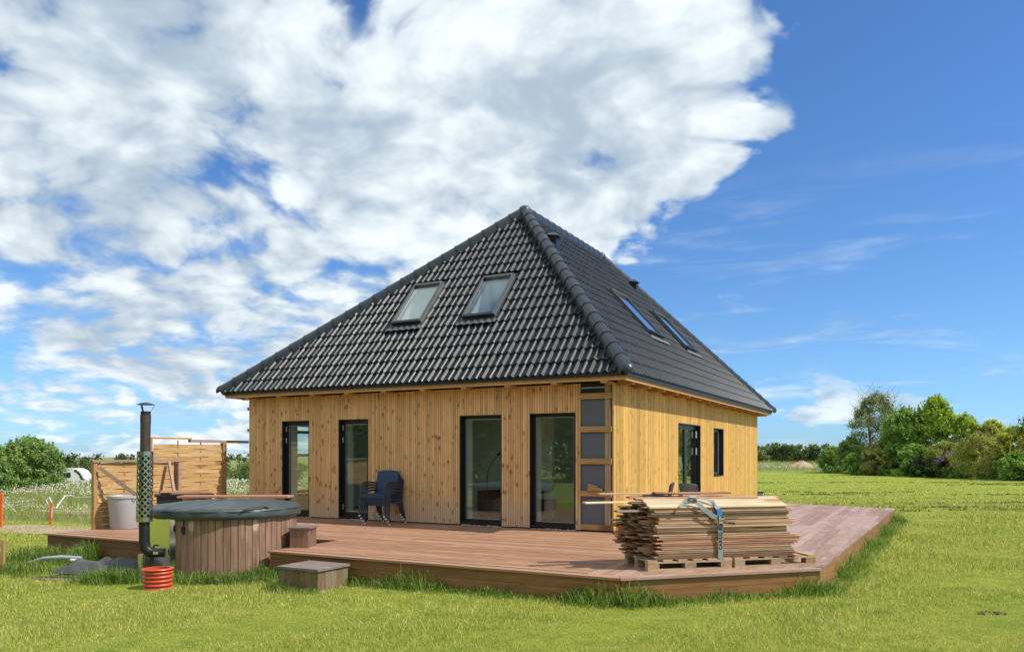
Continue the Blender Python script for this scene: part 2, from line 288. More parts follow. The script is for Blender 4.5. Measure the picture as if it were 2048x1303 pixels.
def lawn_mat():
    m, nt = new_mat('lawn_blades')
    pos = node(nt, 'ShaderNodeNewGeometry', out=None).outputs['Position']
    at = node(nt, 'ShaderNodeAttribute', out=None, attribute_name='rnd').outputs['Fac']
    a, b, c = noise(nt, pos, 0.5, 4, 0.6), noise(nt, pos, 2.2, 4, 0.6), noise(nt, pos, 9.0, 3, 0.6)
    cc = mixc(nt, sstep(nt, a, 0.36, 0.64), (0.37, 0.40, 0.065), (0.25, 0.335, 0.042))
    big = noise(nt, pos, 0.16, 3, 0.5); tr = noise(nt, node(nt, 'ShaderNodeVectorMath', {0: pos, 1: (0.35, 1.5, 1.0)}, operation='MULTIPLY'), 0.8, 4, 0.6)
    cc = mixc(nt, mth(nt, 'MULTIPLY', sstep(nt, tr, 0.52, 0.62), 0.55), cc, (0.155, 0.245, 0.030))
    cc = mixc(nt, mth(nt, 'MULTIPLY', sstep(nt, big, 0.50, 0.62), 0.45), cc, (0.45, 0.42, 0.10))
    cc = mixc(nt, mth(nt, 'MULTIPLY', sstep(nt, b, 0.48, 0.66), 0.8), cc, (0.48, 0.48, 0.12))
    cc = mixc(nt, mth(nt, 'MULTIPLY', sstep(nt, noise(nt, pos, 1.1, 5, 0.65), 0.655, 0.72), 0.8), cc, (0.36, 0.28, 0.13))
    cc = mixc(nt, mth(nt, 'MULTIPLY', sstep(nt, c, 0.52, 0.68), 0.75), cc, (0.13, 0.20, 0.026))
    cc = mixc(nt, mth(nt, 'POWER', at, 3.0), cc, (0.66, 0.62, 0.24))
    k = mth(nt, 'ADD', 0.55, mth(nt, 'MULTIPLY', at, 0.85)); cc = mixc(nt, 1.0, cc, node(nt, 'ShaderNodeCombineXYZ', {0: k, 1: k, 2: k}), 'MULTIPLY')
    p = node(nt, 'ShaderNodeBsdfPrincipled', {'Base Color': cc, 'Roughness': 0.5, 'Specular IOR Level': 0.35})
    t = node(nt, 'ShaderNodeBsdfTranslucent', {'Color': mixc(nt, 1.0, cc, (1.2, 1.15, 0.6), 'MULTIPLY')})
    node(nt, 'ShaderNodeOutputMaterial', {'Surface': node(nt, 'ShaderNodeMixShader', {0: 0.35, 1: p, 2: t})}, out=None); return m
M['blade'] = lawn_mat()
M['tall'] = leaf_mat('tall_grass_blades', (0.085, 0.175, 0.025), (0.125, 0.235, 0.032), (0.28, 0.34, 0.09), 0.4, 1.2)
M['meadow_bl'] = leaf_mat('meadow_blades', (0.19, 0.25, 0.06), (0.25, 0.30, 0.08), (0.42, 0.40, 0.18), 0.3, 0.3)

# ------------------------------------------------------------------ mesh helper
class MB:
    def __init__(s): s.v = []; s.f = []
    def add(s, v, f):
        o = len(s.v); s.v += [tuple(p) for p in v]; s.f += [tuple(i + o for i in q) for q in f]; return s
    def box(s, x0, x1, y0, y1, z0, z1):
        return s.add([(x0,y0,z0),(x1,y0,z0),(x1,y1,z0),(x0,y1,z0),(x0,y0,z1),(x1,y0,z1),(x1,y1,z1),(x0,y1,z1)],
                     [(0,3,2,1),(4,5,6,7),(0,1,5,4),(1,2,6,5),(2,3,7,6),(3,0,4,7)])
    def bar(s, p, q, w, h, up=(0,0,1)):
        p, q = Vector(p), Vector(q); d = (q - p).normalized(); sd = d.cross(Vector(up))
        if sd.length < 1e-4: sd = Vector((1,0,0))
        sd.normalize(); u = sd.cross(d)
        c = [(-w/2,-h/2),(w/2,-h/2),(w/2,h/2),(-w/2,h/2)]
        return s.add([e + sd*a + u*b for e in (p, q) for a, b in c], [(0,1,2,3),(7,6,5,4),(0,4,5,1),(1,5,6,2),(2,6,7,3),(3,7,4,0)])
    def prism(s, poly, z0, z1):
        n = len(poly)
        return s.add([(x,y,z0) for x,y in poly] + [(x,y,z1) for x,y in poly],
                     [tuple(range(n-1,-1,-1)), tuple(range(n,2*n))] + [(i,(i+1)%n,n+(i+1)%n,n+i) for i in range(n)])
    def tube(s, pts, rad, n=8, cap=True, flat=1.0):
        pts = [Vector(p) for p in pts]; rad = rad if hasattr(rad, '__len__') else [rad]*len(pts)
        o = len(s.v); prev = None
        for i, p in enumerate(pts):
            d = (pts[min(i+1,len(pts)-1)] - pts[max(i-1,0)]).normalized()
            if prev is None: a = d.cross(Vector((0,0,1))); a = a if a.length > 1e-3 else Vector((1,0,0))
            else: a = prev - d * prev.dot(d)
            a.normalize(); prev = a; b = d.cross(a)
            for k in range(n):
                t = 2*math.pi*k/n; s.v.append(tuple(p + (a*math.cos(t) + b*math.sin(t)*flat)*rad[i]))
        for i in range(len(pts)-1):
            for k in range(n):
                s.f.append((o+i*n+k, o+i*n+(k+1)%n, o+(i+1)*n+(k+1)%n, o+(i+1)*n+k))
        if cap: s.f.append(tuple(o+k for k in range(n-1,-1,-1))); s.f.append(tuple(o+(len(pts)-1)*n+k for k in range(n)))
        return s
    def lathe(s, prof, n=24, c=(0,0,0)):
        o = len(s.v)
        for r, z in prof:
            for k in range(n):
                t = 2*math.pi*k/n; s.v.append((c[0]+r*math.cos(t), c[1]+r*math.sin(t), c[2]+z))
        for i in range(len(prof)-1):
            for k in range(n): s.f.append((o+i*n+k, o+i*n+(k+1)%n, o+(i+1)*n+(k+1)%n, o+(i+1)*n+k))
        return s
    def mesh(s, name, mat=None, smooth=False, angle=None):
        me = bpy.data.meshes.new(name); me.from_pydata(s.v, [], s.f); me.update()
        if mat: me.materials.append(mat)
        if smooth: me.polygons.foreach_set('use_smooth', [True]*len(me.polygons))
        if smooth and angle:
            bm = bmesh.new(); bm.from_mesh(me)
            for e_ in bm.edges:
                if len(e_.link_faces) == 2 and e_.calc_face_angle(0) > R(angle): e_.smooth = False
            bm.to_mesh(me); bm.free()
        return me
    def build(s, name, mat, parent=None, smooth=False, loc=(0,0,0), rot=(0,0,0), angle=40):
        return inst(name, s.mesh(name, mat, smooth, angle), parent, loc, rot)
def inst(name, me, parent=None, loc=(0,0,0), rot=(0,0,0)):
    o = bpy.data.objects.new(name, me); col.objects.link(o); o.parent = parent
    o.location = loc; o.rotation_euler = rot; return o
def tag(o, label=None, cat=None, group=None, kind=None):
    if label: o['label'] = label
    if cat: o['category'] = cat
    if group: o['group'] = group
    if kind: o['kind'] = kind
    return o
def empty(name, loc=(0,0,0), rz=0, label=None, cat=None, group=None):
    o = bpy.data.objects.new(name, None); col.objects.link(o); o.location = loc; o.rotation_euler = (0,0,rz); o.empty_display_size = 0.2
    return tag(o, label, cat, group)
kids = {}
def copy_tree(o, parent=None):
    c = o.copy(); col.objects.link(c); c.parent = parent
    for ch in [x for x in bpy.data.objects if x.parent == o]: copy_tree(ch, c)
    return c
def npmesh(name, V, F, mat, rnd=None, smooth=False):
    k = F.shape[1]; me = bpy.data.meshes.new(name)
    me.vertices.add(len(V)); me.vertices.foreach_set('co', V.astype(np.float32).ravel())
    me.loops.add(F.size); me.loops.foreach_set('vertex_index', F.astype(np.int32).ravel())
    me.polygons.add(len(F)); me.polygons.foreach_set('loop_start', np.arange(0, F.size, k, dtype=np.int32))
    if smooth: me.polygons.foreach_set('use_smooth', np.ones(len(F), dtype=bool))
    me.update(calc_edges=True)
    if rnd is not None: me.attributes.new('rnd', 'FLOAT', 'FACE').data.foreach_set('value', rnd.astype(np.float32))
    me.materials.append(mat); return me
def HW(lx, ly, z=0.0):           # house axes -> world
    return Vector((CX + lx*cs + ly*sn, CY - lx*sn + ly*cs, DZ + z))
def clip(poly, a, b, c):         # keep a*x+b*y<=c
    out = []
    for i in range(len(poly)):
        p, q = poly[i], poly[(i+1) % len(poly)]; dp = a*p[0]+b*p[1]-c; dq = a*q[0]+b*q[1]-c
        if dp <= 0: out.append(p)
        if dp*dq < 0: t = dp/(dp-dq); out.append((p[0]+t*(q[0]-p[0]), p[1]+t*(q[1]-p[1])))
    return out

# ------------------------------------------------------------------ ground
def sm(a, b, x): t = np.clip((x-a)/(b-a), 0, 1); return t*t*(3-2*t)
def ground_z(x, y):
    x = np.asarray(x, float); y = np.asarray(y, float)
    z = -0.08 + 0.14*sm(-9, 2.5, x)
    fall = sm(44, 86, y)*sm(-8, -20, x)
    z = z - 1.95*fall + 0.25*sm(60, 140, y)*sm(0, 25, x)
    z = z + 0.02*np.sin(x*0.9+1.3)*np.sin(y*0.7) * sm(4, 8, np.hypot(x, y))
    return z
DECK = [(-8.54,-4.66),(1.85,-4.66),(3.70,-2.85),(4.10,9.06),(1.47,9.93),(0,10.2),(-8.54,10.2)]
def to_local(x, y):
    rx, ry = x-CX, y-CY; return rx*cs - ry*sn, rx*sn + ry*cs
def in_poly(x, y, P):
    ins = np.zeros(np.shape(x), bool); n = len(P)
    for i in range(n):
        x0, y0 = P[i]; x1, y1 = P[(i+1) % n]
        c = ((y0 > y) != (y1 > y)) & (x < (x1-x0)*(y-y0)/((y1-y0) if y1 != y0 else 1e-9) + x0); ins ^= c
    return ins

def ground_material():
    m, nt = new_mat('lawn_ground')
    pos = node(nt, 'ShaderNodeNewGeometry', out=None).outputs['Position']
    sp = node(nt, 'ShaderNodeSeparateXYZ', {0: pos}, out=None); px_, py_ = sp.outputs[0], sp.outputs[1]
    n1 = noise(nt, pos, 0.45, 5, 0.6); n2 = noise(nt, pos, 3.0, 6, 0.65); n3 = noise(nt, pos, 28.0, 5, 0.7)
    stv = node(nt, 'ShaderNodeVectorMath', {0: pos, 1: (0.25, 1.6, 1.0)}, operation='MULTIPLY')
    n4 = noise(nt, stv, 1.0, 5, 0.65)
    c = mixc(nt, sstep(nt, n1, 0.35, 0.65), (0.275, 0.325, 0.040), (0.34, 0.37, 0.055))
    c = mixc(nt, sstep(nt, n2, 0.40, 0.75), c, (0.175, 0.240, 0.028))
    c = mixc(nt, mth(nt, 'MULTIPLY', sstep(nt, n4, 0.52, 0.66), 0.55), c, (0.40, 0.39, 0.085))
    c = mixc(nt, mth(nt, 'MULTIPLY', sstep(nt, n3, 0.52, 0.70), 0.55), c, (0.090, 0.125, 0.020))
    # meadow tone beyond the mown lawn
    far = sstep(nt, mth(nt, 'ADD', py_, mth(nt, 'MULTIPLY', n1, 4.0)), 73.0, 76.0)
    lf = mth(nt, 'MULTIPLY', sstep(nt, mth(nt, 'ADD', py_, mth(nt, 'MULTIPLY', px_, 0.28)), 16.6, 17.8), sstep(nt, px_, -7.0, -9.0))
    mead = mixc(nt, n2, (0.16, 0.21, 0.05), (0.26, 0.27, 0.09))
    c = mixc(nt, mth(nt, 'MAXIMUM', far, lf), c, mead)
    finish(nt, Base_Color=c, Roughness=0.9, Specular_IOR_Level=0.1, bump=(mth(nt, 'ADD', n3, mth(nt, 'MULTIPLY', n4, 1.4)), 1.0, 0.05)); return m
def axis(lim, near, step):
    a = list(np.arange(-near, near+step, step)); s = step
    while a[-1] < lim: s *= 1.22; a.append(a[-1]+s)
    return np.array(sorted([-v for v in a[len(a)-len([q for q in a if q > near]):]] + a))
gx = axis(900, 30, 0.5); gy = np.concatenate([-axis(900, 20, 1.0)[::-1][:0], axis(1100, 60, 0.6)])
GX, GY = np.meshgrid(gx, gy); GZ = ground_z(GX, GY)
V = np.stack([GX.ravel(), GY.ravel(), GZ.ravel()], 1); nx_, ny_ = len(gx), len(gy)
I = np.arange(nx_*ny_).reshape(ny_, nx_)
F = np.stack([I[:-1,:-1].ravel(), I[:-1,1:].ravel(), I[1:,1:].ravel(), I[1:,:-1].ravel()], 1)
tag(inst('lawn', npmesh('lawn', V, F, ground_material(), smooth=True)), kind='structure')

def sheet(name, poly, mat, dz=0.006, sub=None, kind='structure'):
    mb = MB(); cxm = sum(p[0] for p in poly)/len(poly); cym = sum(p[1] for p in poly)/len(poly); rings = 6
    for k in range(rings+1):
        t = k/rings
        for p in poly:
            x = cxm+(p[0]-cxm)*t; y = cym+(p[1]-cym)*t
            mb.v.append((x, y, float(ground_z(x, y))+dz+ (0.02 if k == 0 else 0.012*(1-t))))
    n = len(poly)
    for k in range(rings):
        for i in range(n): mb.f.append((k*n+i, k*n+(i+1)%n, (k+1)*n+(i+1)%n, (k+1)*n+i))
    return tag(mb.build(name, mat, smooth=True), kind=kind)
def blob(cx, cy, rx, ry, n=26, rough=0.25, rot=0):
    out = []
    for i in range(n):
        t = 2*math.pi*i/n; k = 1 + rough*(math.sin(3*t+cx)*0.5 + math.sin(5*t+cy)*0.35 + random.uniform(-.25,.25))
        a, b = rx*k*math.cos(t), ry*k*math.sin(t)
        out.append((cx+a*math.cos(rot)-b*math.sin(rot), cy+a*math.sin(rot)+b*math.cos(rot)))
    return out
M['gravel'] = plain('sandy_gravel', (0.42, 0.33, 0.21), 0.9, 0, 0.35, 14, 0.8)
M['mud'] = plain('bare_soil', (0.17, 0.125, 0.075), 0.95, 0, 0.35, 9, 0.9)
tag(sheet('gravel_path', blob(-10.6, 18.3, 3.4, 0.95, rot=-0.35), M['gravel'], 0.012))
sheet('gravel_strip', blob(-9.6, 23.5, 5.5, 1.3, rot=-0.30), M['gravel'], 0.012)
sheet('bare_soil', blob(-6.15, 10.98, 0.62, 0.20, rot=-0.1), M['mud'], 0.012)

# ------------------------------------------------------------------ house
house = empty('house', HW(0, 0, 0), -TH, 'timber-clad house under a steep black tiled hip roof with skylights', 'house')
W_, L_ = 8.64, 12.97
WT = 2.60                       # top of the cladding
AW = [(-7.646, -6.869, 0.04, 2.078, 'door'), (-6.058, -5.283, 0.04, 2.080, 'door'), (-3.082, -2.168, 0.04, 2.094, 'fix'), (-1.580, -0.677, 0.04, 2.096, 'fix')]
BW = [(3.985, 5.885, 0.03, 2.045, 'double'), (7.18, 8.27, 0.78, 2.028, 'fix')]
wall = empty('wall', (0,0,0)); wall.parent = house
# cladding boards: each three slats with shadow grooves, cut round the openings
def clad_mesh(w, h, name, mat):
    mb = MB(); nr = max(1, round(w/0.048)); p = w/nr
    mb.box(0.001, w-0.001, 0.0, 0.012, 0, h)
    for i in range(nr): mb.box(i*p+0.0055, (i+1)*p-0.0055, -0.026, 0.0005, 0.001, h-0.001)
    me = mb.mesh(name, mat); me.materials.append(M['groove'])
    for k in range(6): me.polygons[k].material_index = 1
    return me
cache = {}
def clad(face, u0, u1, z0, z1, par):
    key = (face, round(u1-u0, 3), round(z1-z0, 3))
    if key not in cache: cache[key] = clad_mesh(u1-u0, z1-z0, 'cladding_board', M['clad'] if face == 'A' else M['clad_b'])
    o = inst('cladding_board', cache[key], par)
    if face == 'A': o.location = (u0, -0.004, z0)
    else: o.location = (0.004, u0, z0); o.rotation_euler = (0,0,R(90))
def clad_run(face, u0, u1, wins, par):
    edges = sorted({u0, u1, *[w[0] for w in wins], *[w[1] for w in wins]})
    for a, b in zip(edges[:-1], edges[1:]):
        mid = (a+b)/2; w = [q for q in wins if q[0] < mid < q[1]]
        n = max(1, round((b-a)/0.144)); st = (b-a)/n
        for i in range(n):
            j = random.uniform(-0.006, 0.006)
            if w:
                clad(face, a+i*st, a+(i+1)*st, w[0][3], WT, par)
                if w[0][2] > 0.3: clad(face, a+i*st, a+(i+1)*st, 0.02, w[0][2], par)
            else: clad(face, a+i*st, a+(i+1)*st, 0.02, WT, par)
clad_run('A', -W_, -0.576, AW, wall)
clad_run('B', 0.0, L_, BW, wall)
# structural wall behind, with reveals
def wall_core(face, u0, u1, wins, d0, d1, z0, z1, mat, name):
    edges = sorted({u0, u1, *[w[0] for w in wins], *[w[1] for w in wins]}); mb = MB()
    def bx(a, b, za, zb):
        if face == 'A': mb.box(a, b, d0, d1, za, zb)
        elif face == 'B': mb.box(-d1, -d0, a, b, za, zb)
        elif face == 'L': mb.box(-W_+d0, -W_+d1, a, b, za, zb)
    for a, b in zip(edges[:-1], edges[1:]):
        w = [q for q in wins if q[0] < (a+b)/2 < q[1]]
        if w:
            bx(a, b, w[0][3], z1)
            if w[0][2] > z0+0.01: bx(a, b, z0, w[0][2])
        else: bx(a, b, z0, z1)
    return mb.build(name, mat, house)
wall_core('A', -W_, -0.02, AW, 0.010, 0.16, -0.06, 2.62, M['membrane'], 'sheathing')
wall_core('B', 0.02, L_, BW, 0.010, 0.16, -0.06, 2.62, M['membrane'], 'sheathing')
wall_core('A', -W_+0.2, -0.34, AW, 0.162, 0.45, 0.0, 2.55, M['inner'], 'inner_wall')
wall_core('B', 0.455, L_-0.2, BW, 0.162, 0.33, 0.0, 2.55, M['inner'], 'inner_wall')
LW = [(0.85, 2.35, 0.35, 2.08, 'fix'), (4.2, 6.2, 0.35, 2.08, 'fix')]
wall_core('L', 0.17, L_, LW, 0.0, 0.30, -0.06, 2.62, M['membrane'], 'side_wall')
mb = MB(); mb.box(-W_+0.31, -0.17, L_-0.3, L_, -0.06, 2.62)
mb.build('rear_wall', M['membrane'], house)
wall_core('L', 0.46, L_-0.31, [(a[0], a[1], a[2], a[3], '') for a in LW], 0.302, 0.33, 0.0, 2.55, M['inner'], 'inner_wall')
mb = MB(); mb.box(-W_+0.34, -0.34, 7.0, 7.1, 0.0, 2.55); mb.box(-4.10, -2.05, 1.95, 2.05, 0.0, 2.55)
mb.build('inner_partition', M['inner'], house)
MB().box(-W_+0.3, -0.3, 0.3, L_-0.3, -0.05, 0.012).build('inner_floor', M['floor_in'], house)
MB().box(-W_+0.3, -0.3, 0.3, L_-0.3, 2.552, 2.60).build('inner_ceiling', M['inner'], house)
MB().box(-W_-0.01, 0.0, -0.002, 0.009, -0.10, 0.018).build('plinth', M['membrane'], house)
MB().box(-0.005, 0.003, 0.0, L_, -0.10, 0.018).build('plinth', M['membrane'], house)
# unclad corner: grey board, battens, studs
MB().box(-0.572, -0.012, -0.0005, 0.0085, 0.03, 2.61).build('wall_panel', M['panel'], house)
for z in (0.03, 0.615, 1.185, 1.745, 2.325): MB().box(-0.574, 0.004, -0.052, -0.028, z, z+0.098).build('batten', M['batten'], house)
MB().box(-0.120, -0.062, -0.027, -0.001, 0.03, 2.61).build('stud', M['stud'], house)
MB().box(-0.058, -0.030, -0.027, -0.001, 0.03, 2.61).build('stud', M['stud'], house)
MB().box(-0.57, -0.125, -0.012, -0.0015, 2.43, 2.61).build('membrane_strip', M['membrane'], house)
MB().box(-0.57, -0.125, -0.016, -0.013, 2.515, 2.530).build('seam', M['hinge'], house)
for z in (0.42, 1.30, 1.86, 2.34): MB().box(-W_-0.06, -W_-0.004, -0.028, L_, z, z+0.07).build('batten', M['batten'], house)

def window(face, u0, u1, z0, z1, typ):
    root = empty('door' if typ in ('door', 'double') else 'window'); root.parent = house
    if face == 'A': root.location = (u0, -0.03, z0)
    else: root.location = (0.03, u0, z0); root.rotation_euler = (0, 0, R(90))
    w, h = u1-u0, z1-z0
    # lining
    mb = MB(); t = 0.018; mb.box(0, t, 0, 0.20, 0, h); mb.box(w-t, w, 0, 0.20, 0, h); mb.box(t, w-t, 0, 0.20, h-t, h); mb.box(t, w-t, 0.0, 0.20, 0, 0.03)
    mb.build('lining', M['black'], root)
    yf = 0.10
    leaves = [(t, w-t)] if typ != 'double' else [(t, w/2), (w/2, w-t)]
    for a, b in leaves:
        fw = 0.085 if typ == 'door' else (0.10 if typ == 'double' else 0.055)
        mb = MB(); zb, zt = 0.03, h-t
        mb.box(a, a+fw, yf, yf+0.06, zb, zt); mb.box(b-fw, b, yf, yf+0.06, zb, zt)
        mb.box(a+fw, b-fw, yf, yf+0.06, zt-fw*0.95, zt); mb.box(a+fw, b-fw, yf, yf+0.06, zb, zb+fw*1.0)
        mb.build('frame', M['black'], root)
        MB().box(a+fw-0.006, b-fw+0.006, yf+0.022, yf+0.046, zb+fw-0.006, zt-fw*0.95+0.006).build('pane', M['glass'] if face == 'A' else M['glass_b'], root)
        gl = MB(); g0, g1, h0, h1 = a+fw, b-fw, zb+fw, zt-fw*0.95
        gl.box(g0, g0+0.008, yf+0.012, yf+0.0215, h0, h1); gl.box(g1-0.008, g1, yf+0.012, yf+0.0215, h0, h1); gl.box(g0+0.008, g1-0.008, yf+0.012, yf+0.0215, h0, h0+0.008); gl.box(g0+0.008, g1-0.008, yf+0.012, yf+0.0215, h1-0.008, h1)
        gl.build('glazing_bead', M['hinge'] if typ != 'double' else M['black'], root)
    if typ == 'door':
        for z in (h-0.17, h-0.42, 0.22): MB().tube([(t+0.03, 0.085, z-0.055), (t+0.03, 0.085, z+0.055)], 0.011, 8).build('hinge', M['hinge'], root, True)
    if typ == 'double':
        for z in (h-0.22, h-0.62): MB().tube([(w-t-0.10, 0.08, z-0.08), (w-t-0.10, 0.08, z+0.08)], 0.02, 8).build('hinge', M['hinge'], root, True)
    if face == 'A':
        mb = MB(); x = 0.03
        while x < w-0.06:
            d = random.uniform(0.05, 0.12); mb.box(x, x+d, 0.005+random.uniform(0,.02), 0.06, -0.045, -0.045+random.uniform(.012, .030)); x += d+random.uniform(.0, .03)
        mb.build('sealing_strip', M['foam'], root)
    return root
for a in AW: window('A', *a)
for b in BW: window('B', *b)
for (y0, y1, z0, z1, _t) in LW:
    root = empty('window', (-W_+0.12, y0, z0)); root.parent = house; w, h = y1-y0, z1-z0
    mb = MB(); mb.box(0, 0.06, 0, 0.06, 0, h); mb.box(0, 0.06, w-0.06, w, 0, h); mb.box(0, 0.06, 0.06, w-0.06, 0, 0.06); mb.box(0, 0.06, 0.06, w-0.06, h-0.06, h); mb.build('frame', M['black'], root)
    MB().box(0.02, 0.04, 0.055, w-0.055, 0.055, h-0.055).build('pane', M['glass'], root)

# ------------------------------------------------------------------ roof
OV = 0.418; ZE, ZR, SA, XM, SF = 2.713, 6.911, 3.322, -3.392, 4.913
roof = empty('roof'); roof.parent = house
XL, XR, YF, YB = -W_-OV, OV, -OV, L_+OV
E_ = [Vector((XR,YF,ZE)), Vector((XR,YB,ZE)), Vector((XL,YB,ZE)), Vector((XL,YF,ZE))]
AP, RE = Vector((XM, SA, ZR)), Vector((XM, L_-SF, ZR))
mb = MB(); dn = Vector((0,0,-0.06))
pts = [p+dn for p in E_] + [AP+dn, RE+dn] 
mb.add(pts, [(3,0,4),(0,1,5,4),(1,2,5),(2,3,4,5)]); mb.build('underlay', M['gutter'], roof)
mb = MB()   # far slopes, plain
mb.add([p + Vector((0,0,-0.02)) for p in (E_[1], E_[2], E_[3], AP, RE)], [(0,1,4),(1,2,3,4)]); mb.build('rear_slope', M['tile'], roof)
TW, TE, TL = 0.30, None, None
class Slope:
    def __init__(s, o, u, v, ulen, apex_u0, apex_u1, vlen):
        s.o, s.u, s.v = Vector(o), Vector(u).normalized(), Vector(v).normalized(); s.n = s.u.cross(s.v).normalized()
        s.ulen, s.a0, s.a1, s.vlen = ulen, apex_u0, apex_u1, vlen
    def lim(s, v): t = v/s.vlen; return s.a0*t, s.ulen + (s.a1-s.ulen)*t
    def mat(s, u, v, lift=0, rot=0):
        p = s.o + s.u*u + s.v*v + s.n*lift
        m = Matrix((s.u, s.v, s.n)).transposed().to_4x4(); m.translation = p; return m
lenA = math.hypot(SA+OV, ZR-ZE); lenB = math.hypot(OV-XM, ZR-ZE)
SLA = Slope(E_[3], (1,0,0), (0, SA+OV, ZR-ZE), XR-XL, XM-XL, XM-XL, lenA)
SLB = Slope(E_[0], (0,1,0), (XM-OV, 0, ZR-ZE), YB-YF, SA-YF, L_-SF-YF, lenB)
NROW = 17
def tile_mesh(course, name='roof_tile', extra=0.05, edge_drop=0.0):
    """double-roll concrete tile; origin at its lower left corner"""
    mb = MB()
    prof = [(0.0, 0.002), (0.030, 0.003), (0.060, 0.020), (0.084, 0.046), (0.097, 0.051), (0.109, 0.048), (0.118, 0.040), (0.126, 0.026), (0.134, 0.009), (0.146, 0.001),
            (0.182, 0.004), (0.210, 0.018), (0.236, 0.036), (0.250, 0.040), (0.263, 0.036), (0.272, 0.028), (0.279, 0.016), (0.288, 0.006), (0.300, 0.002)]
    n = len(prof)-1
    L = course+extra; hi = 0.034
    for x, z in prof: mb.v += [(x, -0.012, z+hi), (x, L, z+hi-0.030-0.004)]
    for i in range(n): mb.f.append((2*i, 2*i+2, 2*i+3, 2*i+1))
    o = len(mb.v)
    for x, z in prof: mb.v += [(x, -0.012, z+hi), (x, -0.006, z+hi-0.022)]
    for i in range(n): mb.f.append((o+2*i+1, o+2*i+3, o+2*i+2, o+2*i))
    me = mb.mesh(name, M['tile'], True, 85); return me
def lay(sl, wins, sink_individual):
    course = sl.vlen/NROW; base = tile_mesh(course); stuff = bmesh.new()
    for r in range(NROW):
        v = r*course; l0, r0 = sl.lim(v); l1, r1 = sl.lim(min(v+course+0.05, sl.vlen))
        k0, k1 = int(math.floor(min(l0,l1)/TW))-1, int(math.ceil(max(r0,r1)/TW))+1
        for k in range(k0, k1):
            u = k*TW + 0.02
            if u+TW < l0+0.02 or u > r0-0.02: continue
            cuts = []
            if u < max(l0,l1): cuts.append(('L',))
            if u+TW > min(r0,r1): cuts.append(('R',))
            skip = False
            for (a, b, c, d) in wins:
                if u+TW > a and u < b and v+course > c and v < d:
                    if u >= a-0.01 and u+TW <= b+0.01:
                        if v >= c-0.05: skip = True
                        else: cuts.append(('V', c))
                    elif v < c-0.12: cuts.append(('V', c))
                    elif v > d-0.10: pass
                    elif u < a: cuts.append(('UR', a))
                    else: cuts.append(('UL', b))
            if skip: continue
            if not cuts and sink_individual:
                o = inst('roof_tile', base, roof); o.matrix_basis = sl.mat(u + random.uniform(-.002,.002), v + random.uniform(-.003,.003), random.uniform(0,.003)) @ Matrix.Rotation(R(random.uniform(-.35,.35)), 4, 'Z') @ Matrix.Rotation(R(random.uniform(-.5,.5)), 4, 'Y'); continue
            bm = bmesh.new(); bm.from_mesh(base)
            def cut(co, no):
                g = bm.verts[:]+bm.edges[:]+bm.faces[:]
                bmesh.ops.bisect_plane(bm, geom=g, plane_co=co, plane_no=no, clear_outer=True)
            for c in cuts:
                if c[0] == 'L':
                    dl = sl.a0/sl.vlen; cut((l0-u, 0, 0), (-1, dl, 0))
                elif c[0] == 'R':
                    dr = (sl.a1-sl.ulen)/sl.vlen; cut((r0-u, 0, 0), (1, -dr, 0))
                elif c[0] == 'V': cut((0, c[1]-v, 0), (0, 1, 0))
                elif c[0] == 'UR': cut((c[1]-u, 0, 0), (1, 0, 0))
                elif c[0] == 'UL': cut((c[1]-u, 0, 0), (-1, 0, 0))
            if len(bm.faces):
                if sink_individual:
                    me = bpy.data.meshes.new('roof_tile'); bm.to_mesh(me); me.materials.append(M['tile'])
                    o = inst('roof_tile', me, roof); o.matrix_basis = sl.mat(u, v, 0.0)
                else:
                    bm.transform(sl.mat(u, v, 0.0)); me = bpy.data.meshes.new('t'); bm.to_mesh(me); stuff.from_mesh(me); bpy.data.meshes.remove(me)
            bm.free()
    if not sink_individual:
        me = bpy.data.meshes.new('roof_tiles'); stuff.to_mesh(me); me.materials.append(M['tile_b'])
        tag(inst('roof_tiles', me, roof), kind='stuff')
    stuff.free()
pa, pb = SLA.v.z, SLB.v.z
def v_at(sl, z): return (z-ZE)/sl.v.z
WA = [(-5.245-XL, -4.487-XL, v_at(SLA, 4.055), v_at(SLA, 5.035)), (-3.476-XL, -2.726-XL, v_at(SLA, 4.048), v_at(SLA, 5.020))]
WB = [(4.30-YF, 5.45-YF, v_at(SLB, 4.06), v_at(SLB, 5.12)), (7.48-YF, 8.60-YF, v_at(SLB, 4.10), v_at(SLB, 5.12))]
pad = 0.05
lay(SLA, [(a-pad, b+pad, c-0.16, d+0.06) for a, b, c, d in WA], True)
lay(SLB, [(a-pad, b+pad, c-0.16, d+0.06) for a, b, c, d in WB], False)
